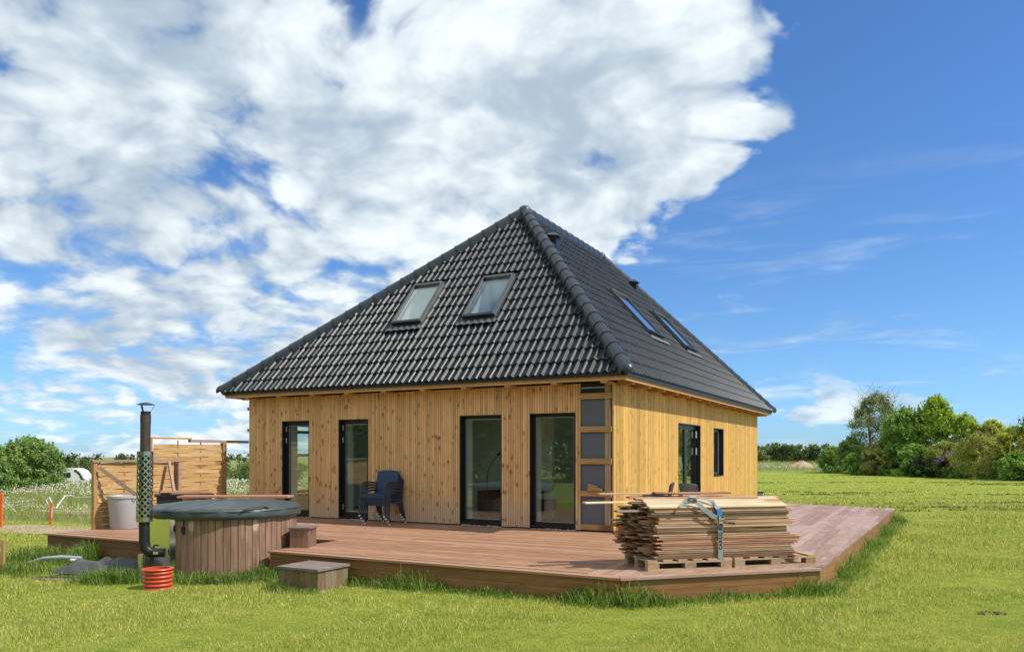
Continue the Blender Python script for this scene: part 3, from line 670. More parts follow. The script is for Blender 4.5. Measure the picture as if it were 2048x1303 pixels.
# skylights
def skylight(sl, a, b, c, d):
    root = empty('skylight'); root.parent = roof; root.matrix_basis = sl.mat(a, c, 0.0)
    w, h = b-a, d-c; fw = 0.045; z0, z1 = 0.0, 0.135
    mb = MB(); mb.box(0, fw, 0, h, z0, z1); mb.box(w-fw, w, 0, h, z0, z1); mb.box(fw, w-fw, h-fw*1.3, h, z0, z1+0.012); mb.box(fw, w-fw, 0, fw, z0, z1-0.01)
    mb.build('frame', M['skyframe'], root)
    mb = MB(); mb.box(fw, fw+0.03, fw, h-fw*1.3, z0, z1-0.03); mb.box(w-fw-0.03, w-fw, fw, h-fw*1.3, z0, z1-0.03); mb.build('sash', M['black'], root)
    MB().box(fw, w-fw, fw, h-fw*1.3, 0.085, 0.10).build('pane', M['glass_sky'], root)
    MB().box(fw-0.01, w-fw+0.01, -0.03, fw*0.9, z1-0.008, z1+0.014).build('sill_cover', M['black'], root)
    mb = MB(); mb.box(-0.05, -0.002, -0.02, h+0.05, 0.02, 0.075); mb.box(w+0.002, w+0.05, -0.02, h+0.05, 0.02, 0.075); mb.box(-0.05, w+0.05, h+0.002, h+0.06, 0.02, 0.08); mb.box(-0.05, w+0.05, -0.11, -0.032, 0.03, 0.09)
    mb.build('flashing', M['gutter'], root)
    mb = MB(); n = int((w+0.16)/0.025)    # dressed lead apron
    for i in range(n+1):
        x = -0.08+i*(w+0.16)/n; z = 0.020*(0.5-0.5*math.cos(2*math.pi*(a+x)/0.15))
        mb.v += [(x, -0.20, 0.072+z), (x, -0.10, 0.078+z)]
    for i in range(n): mb.f.append((2*i, 2*i+2, 2*i+3, 2*i+1))
    mb.build('apron', M['flash'], root, True)
    mb = MB()   # light shaft
    mb.add([(fw,fw,0.0),(w-fw,fw,0.0),(w-fw,h-fw,0.0),(fw,h-fw,0.0),(fw-0.15,fw-0.2,-0.8),(w-fw+0.15,fw-0.2,-0.8),(w-fw+0.15,h-fw+0.1,-0.8),(fw-0.15,h-fw+0.1,-0.8)],
           [(0,1,5,4),(1,2,6,5),(2,3,7,6),(3,0,4,7),(4,5,6,7)]); mb.build('light_shaft', M['inner'], root)
for q in WA: skylight(SLA, *q)
for q in WB: skylight(SLB, *q)
# the underlay has openings where the shafts start: rebuilt above the shaft as plain sheet would hide them, so cut
ul = [o for o in bpy.data.objects if o.name == 'underlay'][0]
bm = bmesh.new()
def uface(ps): bm.faces.new([bm.verts.new(p) for p in ps])
for sl, wins in ((SLA, WA), (SLB, WB)):
    def P(u, v): return sl.o + sl.u*u + sl.v*v + sl.n*(-0.02)
    vs = [0.0, wins[0][2], wins[0][3], sl.vlen]
    ll, rr = zip(*[sl.lim(v) for v in vs])
    uface([P(ll[0],vs[0]), P(rr[0],vs[0]), P(rr[1],vs[1]), P(ll[1],vs[1])])
    top = [P(ll[2],vs[2]), P(rr[2],vs[2]), P(rr[3],vs[3])] + ([P(ll[3],vs[3])] if rr[3]-ll[3] > 0.01 else []); uface(top)
    us = [wins[0][0]+.02, wins[0][1]-.02, wins[1][0]+.02, wins[1][1]-.02]
    for k, (ua, ub) in enumerate(((None, us[0]), (us[1], us[2]), (us[3], None))):
        a0, a1 = (ll[1], ll[2]) if ua is None else (ua, ua); b0, b1 = (rr[1], rr[2]) if ub is None else (ub, ub)
        uface([P(a0,vs[1]), P(b0,vs[1]), P(b1,vs[2]), P(a1,vs[2])])
me = bpy.data.meshes.new('underlay'); bm.to_mesh(me); bm.free(); me.materials.append(M['gutter']); ul.data = me

# ridge and hip caps
def cap_mesh(L, r0=0.125, r1=0.108, n=9):
    mb = MB()
    n += 2; ts = [None] + [math.pi*k/(n-3) for k in range(n-2)] + [None]
    def pt(k, r):
        if ts[k] is None: return (r*1.02*(1 if k == 0 else -1), -0.095)
        return (r*math.cos(ts[k]), r*0.92*math.sin(ts[k]))
    for y, r, zz in ((-0.02, r0, 0), (0.035, r0, 0), (0.036, r0-0.008, 0), (L+0.03, r1, 0)):
        for k in range(n): mb.v.append((pt(k, r)[0], y, pt(k, r)[1]))
    for j in range(3):
        for k in range(n-1): mb.f.append((j*n+k, j*n+k+1, (j+1)*n+k+1, (j+1)*n+k))
    o = len(mb.v)
    for r in (r0, r0-0.03):
        for k in range(n): mb.v.append((pt(k, r)[0], -0.02, pt(k, r)[1]))
    for k in range(n-1): mb.f.append((o+n+k, o+n+k+1, o+k+1, o+k))
    return mb.mesh('ridge_cap', M['cap'], True, 45)
def caps(p, q, n, n1, n2, lift=0.015, end=True):
    d = (q-p); L = d.length/n; d.normalize(); me = cap_mesh(L)
    up = (n1+n2).normalized(); x = d.cross(up).normalized(); up = x.cross(d)
    m = Matrix((x, d, up)).transposed().to_4x4()
    for i in range(n):
        m2 = m.copy(); m2.translation = p + d*(L*i) + up*lift; o = inst('ridge_cap', me, roof); o.matrix_basis = m2
    if end:
        mb = MB(); N = 9
        for j in range(6):
            a = math.pi/2*j/5; r = 0.125*math.cos(a)
            for k in range(N): t = math.pi*k/(N-1); mb.v.append((r*math.cos(t), -0.13*math.sin(a)+0.0, r*0.92*math.sin(t)))
        for j in range(5):
            for k in range(N-1): mb.f.append((j*N+k+1, j*N+k, (j+1)*N+k, (j+1)*N+k+1))
        o = mb.build('hip_end_cap', M['cap'], roof, True); m2 = m.copy(); m2.translation = p + up*lift; o.matrix_basis = m2
nA, nB = SLA.n, SLB.n
nL = Vector((-(ZR-ZE), 0, XM-XL)).normalized(); nR = Vector((0, ZR-ZE, SF+OV)).normalized()
caps(E_[0]+Vector((0,0,0.05)), AP+Vector((0,0,0.05)), 19, nA, nB); caps(E_[3]+Vector((0,0,0.05)), AP+Vector((0,0,0.05)), 22, nA, nL)
caps(E_[1]+Vector((0,0,0.05)), RE+Vector((0,0,0.05)), 22, nB, nR); caps(RE+Vector((0,0,0.05)), AP+Vector((0,0,0.05)), 13, nB, nL, end=False)
for p in (AP, RE):
    mb = MB(); mb.lathe([(0.0, 0.135), (0.07, 0.128), (0.125, 0.09), (0.150, 0.03), (0.152, -0.03)], 18); mb.build('junction_cap', M['cap'], roof, True, loc=p+Vector((0,0,0.045)))
# vents on the side slope
for (ly, z) in ((3.12, 6.00), (8.66, 6.05)):
    lx = OV + (z-ZE)/(ZR-ZE)*(XM-OV); root = empty('roof_vent'); root.parent = roof; root.location = (lx, ly, z-0.02); root.scale = (0.76, 0.76, 0.76)
    mb = MB(); mb.add([(0.16,-0.13,-0.12),(0.16,0.13,-0.12),(-0.16,0.13,-0.05),(-0.16,-0.13,-0.05),(0.13,-0.12,0.32),(0.13,0.12,0.32),(-0.12,0.12,0.32),(-0.12,-0.12,0.32)],
           [(0,1,5,4),(1,2,6,5),(2,3,7,6),(3,0,4,7),(4,5,6,7)]); mb.build('vent_body', M['gutter'], root)
    mb = MB(); mb.add([(0.22,-0.19,0.30),(0.22,0.19,0.30),(-0.20,0.19,0.36),(-0.20,-0.19,0.36),(0.05,-0.03,0.44),(0.05,0.03,0.44),(-0.05,0.03,0.45),(-0.05,-0.03,0.45)],
           [(3,2,1,0),(0,1,5,4),(1,2,6,5),(2,3,7,6),(3,0,4,7),(4,5,6,7)]); mb.build('vent_hood', M['cap'], root)
    mb = MB()
    for k in range(4): mb.box(-0.09, 0.10, -0.135, -0.118, 0.0+k*0.075, 0.03+k*0.075)
    mb.build('louvre', M['black'], root)
# eaves: drip edge, two-tier fascia, soffit, rafter tails
def ring(z0, z1, off_out, off_in, mat, name, sides='FRLB'):
    xl, xr, yf, yb = -W_-off_out, off_out, -off_out, L_+off_out; t = off_out-off_in
    if 'F' in sides: MB().box(xl, xr, yf, yf+t, z0, z1).build(name, mat, roof)
    if 'R' in sides: MB().box(xr-t, xr, yf+t+0.002, yb, z0, z1).build(name, mat, roof)
    if 'L' in sides: MB().box(xl, xl+t, yf+t+0.002, yb, z0, z1).build(name, mat, roof)
    if 'B' in sides: MB().box(xl+t+0.002, xr-t-0.002, yb-t, yb, z0, z1).build(name, mat, roof)
ring(2.674, 2.768, 0.412, 0.25, M['gutter'], 'drip_edge')
ring(2.642, 2.672, 0.382, 0.30, M['fascia2'], 'fascia_strip')
ring(2.604, 2.640, 0.368, 0.325, M['fascia'], 'fascia_board')
mb = MB(); mb.box(-W_-0.32, 0.32, -0.32, -0.03, 2.652, 2.664); mb.box(0.03, 0.32, -0.028, L_+0.32, 2.652, 2.664); mb.box(-W_-0.32, -W_-0.03, -0.028, L_+0.32, 2.652, 2.664)
mb.build('soffit', M['rafter'], roof)
for i in range(10):
    x = -W_+0.25+i*0.925
    MB().box(x, x+0.11, -0.385, -0.035, 2.568, 2.602).build('rafter_tail', M['rafter'], roof)
for i in range(15):
    y = 0.15+i*0.905
    MB().box(0.035, 0.325, y, y+0.11, 2.560, 2.648).build('rafter_tail', M['rafter'], roof)
for k, (a, b) in enumerate(((0.0, 0.30), (0.32, 0.62))):
    MB().box(-W_-0.30, -W_+0.02, 0.05+a, 0.13+a, 2.585-k*0.03, 2.645-k*0.03).build('rafter_tail', M['rafter'], roof)

# ------------------------------------------------------------------ things inside the house
lamp = empty('floor_lamp', HW(-2.86, 0.62, 0.012), -TH, 'thin black arched floor lamp behind the third pane from the left', 'lamp')
pts = [(0.0, 0, 0.02)] + [(0.02*t, 0, 0.02+1.05*t) for t in (0.3, 0.6, 0.9)] + [(0.05+0.30*math.sin(t)**1.2 if t > 0 else 0.03, 0, 1.05+0.37*math.sin(t)) for t in np.linspace(0.15, 1.5, 9)]
MB().tube(pts, 0.009, 6).build('stem', M['black'], lamp, True)
MB().lathe([(0.0,0.0),(0.13,0.0),(0.13,0.02),(0.0,0.022)], 20).build('lamp_base', M['black'], lamp)
sh = MB().lathe([(0.02,0.14),(0.035,0.10),(0.06,0.06),(0.115,0.015),(0.125,-0.02),(0.118,-0.02),(0.05,0.05)], 20).build('lamp_shade', M['black'], lamp, True, loc=(0.37,0,1.34))
M['glow'], _nt = new_mat('lamp_glow'); node(_nt, 'ShaderNodeOutputMaterial', {'Surface': node(_nt, 'ShaderNodeEmission', {'Color': (1.0, 0.55, 0.18, 1), 'Strength': 5.0})}, out=None)
MB().lathe([(0.0,-0.05),(0.022,-0.04),(0.034,-0.01),(0.024,0.025),(0.0,0.04)], 12).build('bulb', M['glow'], lamp, True, loc=(0.37,0,1.31))
pend = empty('pendant_lamp', HW(-1.22, 1.3, 2.551), -TH, 'glowing pendant bulb hanging behind the pane nearest the house corner', 'lamp')
MB().tube([(0,0,0),(0,0,-0.66)], 0.006, 6).build('cord', M['black'], pend)
MB().lathe([(0.0,-0.82),(0.03,-0.80),(0.045,-0.75),(0.03,-0.70),(0.018,-0.66),(0.0,-0.66)], 14).build('bulb', M['glow'], pend, True)
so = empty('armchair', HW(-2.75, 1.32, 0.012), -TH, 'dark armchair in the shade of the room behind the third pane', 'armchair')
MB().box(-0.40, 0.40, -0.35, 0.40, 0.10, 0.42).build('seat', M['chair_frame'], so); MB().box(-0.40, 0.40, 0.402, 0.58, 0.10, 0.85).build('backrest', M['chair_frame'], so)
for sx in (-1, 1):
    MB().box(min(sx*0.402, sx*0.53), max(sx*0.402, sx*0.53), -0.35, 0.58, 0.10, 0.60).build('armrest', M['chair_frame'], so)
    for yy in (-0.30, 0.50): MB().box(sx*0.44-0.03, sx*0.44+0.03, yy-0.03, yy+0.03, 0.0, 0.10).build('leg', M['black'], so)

# ------------------------------------------------------------------ deck
deck = empty('deck', HW(0,0,0), -TH, 'red-brown timber deck wrapped around two sides of the house', 'deck')
BT = 0.028; PIT = 0.1455
NX0, NX1, NY1 = -5.60, -3.36, -3.30       # notch for the tub
SPLIT = 1.42
def board(poly, mat, name='deck_board'):
    if len(poly) < 3: return
    x0 = min(p[0] for p in poly); y0 = min(p[1] for p in poly)
    mb = MB(); j = random.uniform(-0.0012, 0.0012); mb.prism([(x-x0, y-y0) for x, y in poly], -BT, 0); mb.build(name, mat, deck, loc=(x0, y0, j))
yy = -4.66+0.150; row = 0
# picture-frame edge boards
ch = Vector((3.70-1.85, -2.85+4.66)); 
board([(-3.36,-4.70),(1.866,-4.70),(1.80,-4.556),(-3.36,-4.556)], M['deck'], 'edge_board')
board([(-8.57,-4.70),(-5.60,-4.70),(-5.60,-4.556),(-8.57,-4.556)], M['deck'], 'edge_board')
board([(1.873,-4.697),(3.735,-2.862),(3.60,-2.795),(1.81,-4.553)], M['deck_y'], 'edge_board')
while yy < -0.04:
    y1 = min(yy+PIT-0.006, -0.012)
    spans = [(-8.55, SPLIT)] if yy >= NY1 else [(-8.55, NX0), (NX1, SPLIT)]
    for a, b in spans:
        cuts = [a]; step = random.uniform(1.2, 3.9); x = a+step
        while x < b-0.6: cuts.append(x); x += 3.6
        cuts.append(b)
        for p, q in zip(cuts[:-1], cuts[1:]): 
            poly = [(p+0.0015,yy),(q-0.0015,yy),(q-0.0015,y1),(p+0.0015,y1)]
            board(poly, M['deck'])
    yy += PIT; row += 1
x = SPLIT+0.004
while x < 4.2:
    x1 = x+PIT-0.006; poly = [(x,-5.0),(x1,-5.0),(x1,11),(x,11)]
    # front chamfer (inside the edge board), right border, back border
    d = Vector((1.85,1.81)).normalized(); nrm = (d.y, -d.x); c0 = nrm[0]*1.81+nrm[1]*-4.545
    poly = clip(poly, nrm[0], nrm[1], c0); poly = clip(poly, 0, -1, 4.553)
    e1 = Vector((0.40, 11.91)).normalized(); n1 = (e1.y, -e1.x); poly = clip(poly, n1[0], n1[1], n1[0]*3.715+n1[1]*-2.85)
    e2 = Vector((-2.63, 0.87)).normalized(); n2 = (e2.y, -e2.x); poly = clip(poly, n2[0], n2[1], n2[0]*4.10+n2[1]*9.06)
    if len(poly) >= 3:
        ys = [p[1] for p in poly]; a, b = min(ys), max(ys); cuts = [a-1]; yv = a+random.uniform(0.8, 3.9)
        while yv < b-0.5: cuts.append(yv); yv += 3.6
        cuts.append(b+1)
        for p, q in zip(cuts[:-1], cuts[1:]):
            pl = clip(clip(poly, 0, -1, -p-0.0015), 0, 1, q-0.0015); board(pl, M['deck_y'])
    x += PIT
x = 0.012
while x < SPLIT-0.05:           # strip along the side wall, behind the front boards
    x1 = min(x+PIT-0.006, SPLIT-0.002); poly = clip([(x,0.0),(x1,0.0),(x1,11),(x,11)], 0.3141, 0.9494, 0.3141*4.10+0.9494*9.06)
    ys = [p[1] for p in poly]; a, b = min(ys), max(ys); cuts = [a-1]; yv = a+random.uniform(0.8, 3.9)
    while yv < b-0.5: cuts.append(yv); yv += 3.6
    cuts.append(b+1)
    for p, q in zip(cuts[:-1], cuts[1:]): board(clip(clip(poly, 0, -1, -p-0.0015), 0, 1, q-0.0015), M['deck_y'])
    x += PIT
mb = MB(); mb.prism([(-8.50,-4.62),(-5.62,-4.62),(-5.62,-3.28),(-3.34,-3.28),(-3.34,-4.62),(1.83,-4.62),(3.66,-2.85),(4.05,9.0),(1.45,9.88),(0.02,10.1),(0.02,-0.02),(-8.50,-0.02)], -0.075, -0.034)
mb.build('deck_light_block', M['membrane'], deck)  # dark slab added under the boards so no light leaks through the gaps
def skirt(p, q, rows, mat, seg=3.4, top=-0.030):
    p, q = Vector(p), Vector(q); d = (q-p); L = d.length; d.normalize(); ang = math.atan2(d.y, d.x)
    for r in range(rows):
        a = -random.uniform(0.3, 2.4) if r else 0.0
        while a < L:
            s0, s1 = max(a, 0), min(a+seg, L)
            if s1-s0 > 0.05:
                MB().box(0, s1-s0-0.003, 0.0, 0.026, -0.128*(r+1)+0.003, -0.128*r).build('skirt_board', mat, deck, loc=(p.x+d.x*s0, p.y+d.y*s0, top), rot=(0,0,ang))
            a += seg
skirt((-8.53,-4.66),(-5.60,-4.66), 4, M['skirt_l']); skirt((-3.35,-4.66),(1.85,-4.66), 3, M['skirt']); skirt((1.866,-4.655),(3.70,-2.86), 3, M['skirt'])
skirt((3.705,-2.84),(4.09,9.05), 3, M['skirt']); skirt((4.10,9.07),(1.47,9.94), 3, M['skirt']); skirt((-8.535,-0.6),(-8.535,-4.63), 4, M['skirt_l'])
skirt((-3.352,-3.32),(-3.352,-4.64), 3, M['skirt'])

# ------------------------------------------------------------------ hot tub with stove flue
TUB = Vector((-4.27, 11.75, 0)); TG = -0.045; TR = 1.0
tub = empty('hot_tub', (TUB.x, TUB.y, TG), 0, 'round wooden hot tub with padded dark grey cover set into the deck', 'hot tub')
NS = 64
mb = MB(); wv = 2*math.pi/NS
for za, zb, rr in ((0.03, 0.86, TR),):
    q = []
    for k in range(4): t = -wv/2+0.004 + (wv-0.008)*k/3; q.append((rr*math.cos(t), rr*math.sin(t)))
    q2 = [((rr-0.04)*math.cos(t), (rr-0.04)*math.sin(t)) for t in (wv/2-0.004, -wv/2+0.004)]
    mb.prism([(x-rr, y) for x, y in q+q2], za, zb)
stave_me = mb.mesh('stave', M['stave'])
for k in range(NS):
    t = wv*(k+0.5); dg = math.degrees(t) % 360
    if 204 < dg < 240: continue
    rr = TR + random.uniform(-0.0025, 0.0025); inst('stave', stave_me, tub, (rr*math.cos(t), rr*math.sin(t), random.uniform(-.004,.004)), (0,0,t))
MB().lathe([(TR-0.05,0.0),(TR-0.05,0.88),(TR-0.08,0.88)], 64).build('liner', M['flue_lo'], tub)
# padded cover
cv = MB(); N = 96; prof = [(TR+0.035, 0.845), (TR+0.062, 0.855), (TR+0.068, 0.90), (TR+0.066, 0.955), (TR+0.05, 0.985), (TR-0.02, 1.000), (0.84, 1.020), (0.62, 1.040), (0.40, 1.055), (0.18, 1.062), (0.02, 1.064)]
for i, (r, z) in enumerate(prof):
    for k in range(N):
        t = 2*math.pi*k/N
        wr = 0.012*math.sin(9*t+1.7*i)*math.exp(-((r-0.8)/0.25)**2) + 0.010*math.sin(17*t-0.9*i+math.sin(3*t)*2)*(1 if 4 < i < 9 else 0.2) + 0.006*math.sin(31*t+i)
        rr = r + (0.006*math.sin(13*t)+0.004*math.sin(29*t+1) if i < 4 else 0)
        cv.v.append((rr*math.cos(t), rr*math.sin(t), z + wr*(0.9 if i > 3 else 0.25)))
for i in range(len(prof)-1):
    for k in range(N): cv.f.append((i*N+k, i*N+(k+1)%N, (i+1)*N+(k+1)%N, (i+1)*N+k))
cv.f.append(tuple((len(prof)-1)*N+k for k in range(N)))
cov = cv.build('cover', M['cover'], tub, True, angle=70)
mb = MB(); mb.tube([((TR+0.067)*math.cos(t), (TR+0.067)*math.sin(t), 0.955) for t in np.linspace(0, 2*math.pi, 97)], 0.006, 5, False); mb.build('piping', M['strapb'], cov, True)
for dg in (256,):
    t = R(dg); s = empty('cover_strap'); s.parent = tub; s.rotation_euler = (0,0,t); s.location = ((TR+0.012)*math.cos(t), (TR+0.012)*math.sin(t), 0)
    if True:
        MB().box(-0.006, 0.002, -0.012, 0.012, 0.64, 0.86).build('webbing', M['strapb'], s); MB().box(-0.008, 0.018, -0.020, 0.020, 0.67, 0.76).build('buckle', M['ink'], s)
mb = MB(); mb.tube([(0.55,-0.95,0.985),(0.66,-0.86,1.02),(0.78,-0.72,1.02),(0.82,-0.66,0.99)], 0.02, 6, True, 0.5); mb.build('handle', M['cover'], cov, True)
# steel stove front at the left
heater = empty('stove_panel'); heater.parent = tub; ang = R(228); heater.rotation_euler = (0,0,ang)
mb = MB(); mb.box(0.88, 1.02, -0.355, 0.345, 0.0, 0.855); mb.build('steel_plate', M['mirror'], heater)
mb = MB(); mb.box(1.022, 1.030, -0.355, -0.343, 0.0, 0.85); mb.box(1.022, 1.030, 0.333, 0.345, 0.0, 0.85); mb.build('trim', M['steel'], heater)

FL = Vector((-5.02, 10.70, 0)); fz = float(ground_z(FL.x, FL.y))
flue = empty('stove_flue', (FL.x, FL.y, fz), 0, 'tall stove flue with perforated steel guard and rain cap beside the tub', 'flue')
def fz_px(y): return DZ+1.35-(y-908.4)/1567*10.70-fz
def fx(z): return -0.012+0.030*z/2.4
z_el = fz_px(1105)
pts = [(0.24, 0.05, z_el), (0.16, 0.03, z_el), (0.07, 0.01, z_el+0.01), (0.015, 0, z_el+0.06), (0.0, 0, z_el+0.14), (fx(fz_px(1036)), 0, fz_px(1036))]
MB().tube(pts, [0.062,0.062,0.068,0.072,0.070,0.068], 20).build('elbow_pipe', M['flue_lo'], flue, True, angle=70)
MB().tube([(0.245,0.051,z_el),(0.255,0.053,z_el)], 0.066, 20).build('clean_out_cap', M['flue_lo'], flue, True)
MB().tube([(0.10,0.02,z_el+0.055),(0.13,0.025,z_el+0.105),(0.18,0.04,z_el+0.10)], 0.014, 6).build('damper_handle', M['flue_lo'], flue, True)
MB().box(0.13, 0.20, -0.040, -0.0345, z_el-0.012, z_el+0.02).build('sticker', plain('yellowed_sticker', (0.45,0.42,0.22), 0.5), flue)
MB().tube([(0.09,0.02,0.0),(0.09,0.02,z_el-0.05)], 0.026, 12).build('drain_leg', M['flue_lo'], flue, True)
MB().tube([(-0.05,0.01,0.0),(-0.045,0.01,z_el-0.02)], 0.045, 12).build('support_leg', M['steel'], flue, True)
z0, z1 = fz_px(1042), fz_px(902); GRD = 0.105
ub = MB().tube([(fx(z0),0,z0-0.02),(fx(z1),0,z1+0.03)], 0.064, 20); ub.build('inner_pipe', M['flue_lo'], flue, True)
for zz in (z0, z1-0.055): MB().lathe([(GRD,zz),(GRD,zz+0.055)], 28, (fx(zz),0,0)).build('guard_band', M['guard'], flue, True)
mb = MB(); NH = 9; H = z1-z0-0.08; turns = H/(2*math.pi*GRD)*0.85
for sgn in (1, -1):
    for h in range(NH):
        base = len(mb.v); nseg = 26
        for i in range(nseg+1):
            s = i/nseg; t = 2*math.pi*(h/NH + sgn*turns*s); z = z0+0.04+H*s; hw = 0.0125
            for dt in (-1, 1):
                tt = t + dt*hw/GRD; mb.v.append((fx(z)+GRD*math.cos(tt), GRD*math.sin(tt), z))
        for i in range(nseg): mb.f.append((base+2*i, base+2*i+1, base+2*i+3, base+2*i+2))
mb.build('guard_mesh', M['guard'], flue, True)
MB().tube([(fx(z1),0,z1),(fx(fz_px(840)),0,fz_px(840))], 0.066, 24).build('upper_pipe', M['flue_up'], flue, True)
MB().tube([(fx(fz_px(846)),0,fz_px(846)),(fx(fz_px(829)),0,fz_px(829))], 0.069, 24).build('pipe_collar', M['flue_up'], flue, True)
MB().tube([(fx(fz_px(829)),0,fz_px(829)),(fx(fz_px(822)),0,fz_px(822))], 0.063, 24).build('pipe_rim', M['flue_lo'], flue, True)
zc = fz_px(809); xc = fx(zc)
for k in range(3):
    t = R(20+120*k); MB().bar((xc+0.062*math.cos(t),0.062*math.sin(t),fz_px(824)), (xc+0.108*math.cos(t),0.108*math.sin(t),zc), 0.012, 0.004).build('cap_bracket', M['flue_lo'], flue)
MB().lathe([(0.118,0.0),(0.112,0.006),(0.06,0.024),(0.0,0.038)], 24).build('rain_cap', M['flue_up'], flue, True, loc=(xc,0,zc))

# corrugated orange pipe ring on the grass
PR = Vector((-4.62, 10.22, 0)); pz = float(ground_z(PR.x, PR.y))
ring_ = empty('corrugated_pipe', (PR.x, PR.y, pz-0.02), 0, 'short orange ribbed drain pipe standing on end in front of the stove', 'pipe')
prof = []
for i in range(5):
    z = i*0.052
    prof += [(0.158, z), (0.181, z+0.008), (0.184, z+0.020), (0.181, z+0.033), (0.158, z+0.041)]
prof += [(0.158, 0.255), (0.186, 0.262), (0.186, 0.280), (0.150, 0.282), (0.150, 0.0)]
MB().lathe(prof, 32).build('ribbed_wall', M['redp'], ring_, True, angle=60)
sc_ = MB(); sc_.tube([(0.186*math.cos(t), 0.186*math.sin(t), 0.272) for t in np.linspace(0, 2*math.pi, 33)], 0.010, 6, False).build('rim', M['redp'], ring_, True)

# step boxes
st1 = empty('step_box', (-3.07, 11.52, DZ), R(-4), 'small square wooden step box standing on the deck against the tub', 'step')
for k in range(3): MB().box(-0.135+k*0.091, -0.135+k*0.091+0.087, -0.18, -0.16, 0.0, 0.27).build('side_board', M['stepw'], st1)
for k in range(4): MB().box(0.116, 0.136, -0.158+k*0.087, -0.158+k*0.087+0.083, 0.0, 0.27).build('side_board', M['stepw'], st1)
MB().box(-0.135, 0.114, -0.158, 0.185, 0.0, 0.268).build('inner_frame', M['membrane'], st1)
for k in range(3): MB().box(-0.155, 0.160, -0.20+k*0.135, -0.20+k*0.135+0.131, 0.271, 0.296).build('tread', M['step_top'], st1)
g2 = HW(-2.16, -5.08); gz2 = float(ground_z(g2.x, g2.y))
st2 = empty('wooden_step', (g2.x, g2.y, gz2), -TH, 'low weathered plank step in the long grass before the deck', 'step')
ht = DZ-0.07-gz2; st2.scale = (0.90, 0.95, 1.0)
for k in range(6): MB().box(-0.36+k*0.12, -0.36+k*0.12+0.116, -0.30, -0.278, -0.02, ht-0.03).build('side_board', M['step_low'], st2)
for k in range(5): MB().box(0.336, 0.358, -0.276+k*0.115, -0.276+k*0.115+0.111, -0.02, ht-0.03).build('side_board', M['step_low'], st2)
MB().box(-0.34, 0.334, -0.276, 0.29, -0.02, ht-0.031).build('inner_frame', M['membrane'], st2)
for k in range(4): MB().box(-0.385, 0.385, -0.33+k*0.162, -0.33+k*0.162+0.158, ht-0.029, ht).build('tread', M['step_top'], st2)

# ------------------------------------------------------------------ chairs
def make_chair(mf, ms, label, group, name='stacking_chair'):
    c = empty(name, (0,0,0), 0, label, 'chair', group)
    hw = 0.265
    mb = MB(); n = 5
    mb.box(-hw+0.02, hw-0.02, -0.26, 0.20, 0.395, 0.435); mb.box(-hw+0.02, hw-0.02, -0.275, -0.262, 0.36, 0.438); mb.build('seat', ms, c)
    mb = MB(); nx, nz = 8, 5
    for side in (0, 1):
        for j in range(nz+1):
            for i in range(nx+1):
                u = i/nx*2-1; w = j/nz; z = 0.40 + w*(0.46+0.025*(1-u*u)); y = 0.20+0.10*w + 0.03*(1-u*u)*(1 if 1 else 0) + side*0.028
                mb.v.append((u*(hw-0.045+0.01*w), y, z))
    S = (nx+1)*(nz+1)
    for j in range(nz):
        for i in range(nx):
            a = j*(nx+1)+i; mb.f.append((a, a+1, a+nx+2, a+nx+1)); mb.f.append((S+a+nx+1, S+a+nx+2, S+a+1, S+a))
    for i in range(nx): a = nz*(nx+1)+i; mb.f.append((a, a+1, S+a+1, S+a))
    for j in range(nz):
        a = j*(nx+1); mb.f.append((a, a+nx+1, S+a+nx+1, S+a)); b = a+nx; mb.f.append((b+nx+1, b, S+b, S+b+nx+1))
    mb.build('backrest', ms, c, True, angle=40)
    for s in (-1, 1):
        x = s*hw
        p = [(x+s*0.01,-0.30,0.02),(x,-0.285,0.30),(x,-0.275,0.52),(x,-0.245,0.60),(x,-0.18,0.642),(x,-0.05,0.652),(x,0.16,0.640),(x-s*0.015,0.262,0.630)]
        MB().tube(p, [0.014,0.016,0.017,0.019,0.021,0.021,0.020,0.017], 8).build('armrest', mf, c, True)
        p = [(x-s*0.005,0.335,0.02),(x-s*0.01,0.27,0.25),(x-s*0.02,0.225,0.43),(x-s*0.03,0.262,0.63),(x-s*0.035,0.31,0.84)]
        MB().tube(p, [0.013,0.015,0.016,0.015,0.012], 8).build('rear_leg', mf, c, True)
        MB().lathe([(0.0,0.0),(0.019,0.0),(0.021,0.026),(0.0,0.03)], 10).build('foot', M['foot'], c, loc=(x+s*0.01,-0.30,0))
        MB().lathe([(0.0,0.0),(0.019,0.0),(0.021,0.026),(0.0,0.03)], 10).build('foot', M['foot'], c, loc=(x-s*0.005,0.335,0))
    return c
gname = 'armchairs stacked by the wall'
ch0 = make_chair(M['chair_frame'], M['chair'], 'navy wicker armchair at the bottom of the stack by the wall', gname)
lab = ['navy wicker armchair, second from the bottom of the stack', 'navy wicker armchair, second from the top of the stack', 'navy wicker armchair on top of the stack by the wall']
stack = [ch0]
for k in range(3):
    c = copy_tree(ch0); c['label'] = lab[k]; stack.append(c)
for k, c in enumerate(stack):
    p = HW(-4.575-0.016*k, -0.39-0.036*k, 0.052*k); c.location = p; c.rotation_euler = (0, 0, -TH+R(6))
c1 = make_chair(M['chair_frame'], M['chair_grey'], 'grey wicker armchair whose backrest shows above the plank stack', None)
c1.location = HW(1.55, 0.15, 0); c1.rotation_euler = (0, 0, -TH+R(142))
c2 = make_chair(M['chair_frame'], M['chair_frame'], 'dark armchair seen edge-on behind the left end of the plank stack', None)
c2.location = HW(0.72, 0.05, 0); c2.rotation_euler = (0, 0, -TH+R(-78))

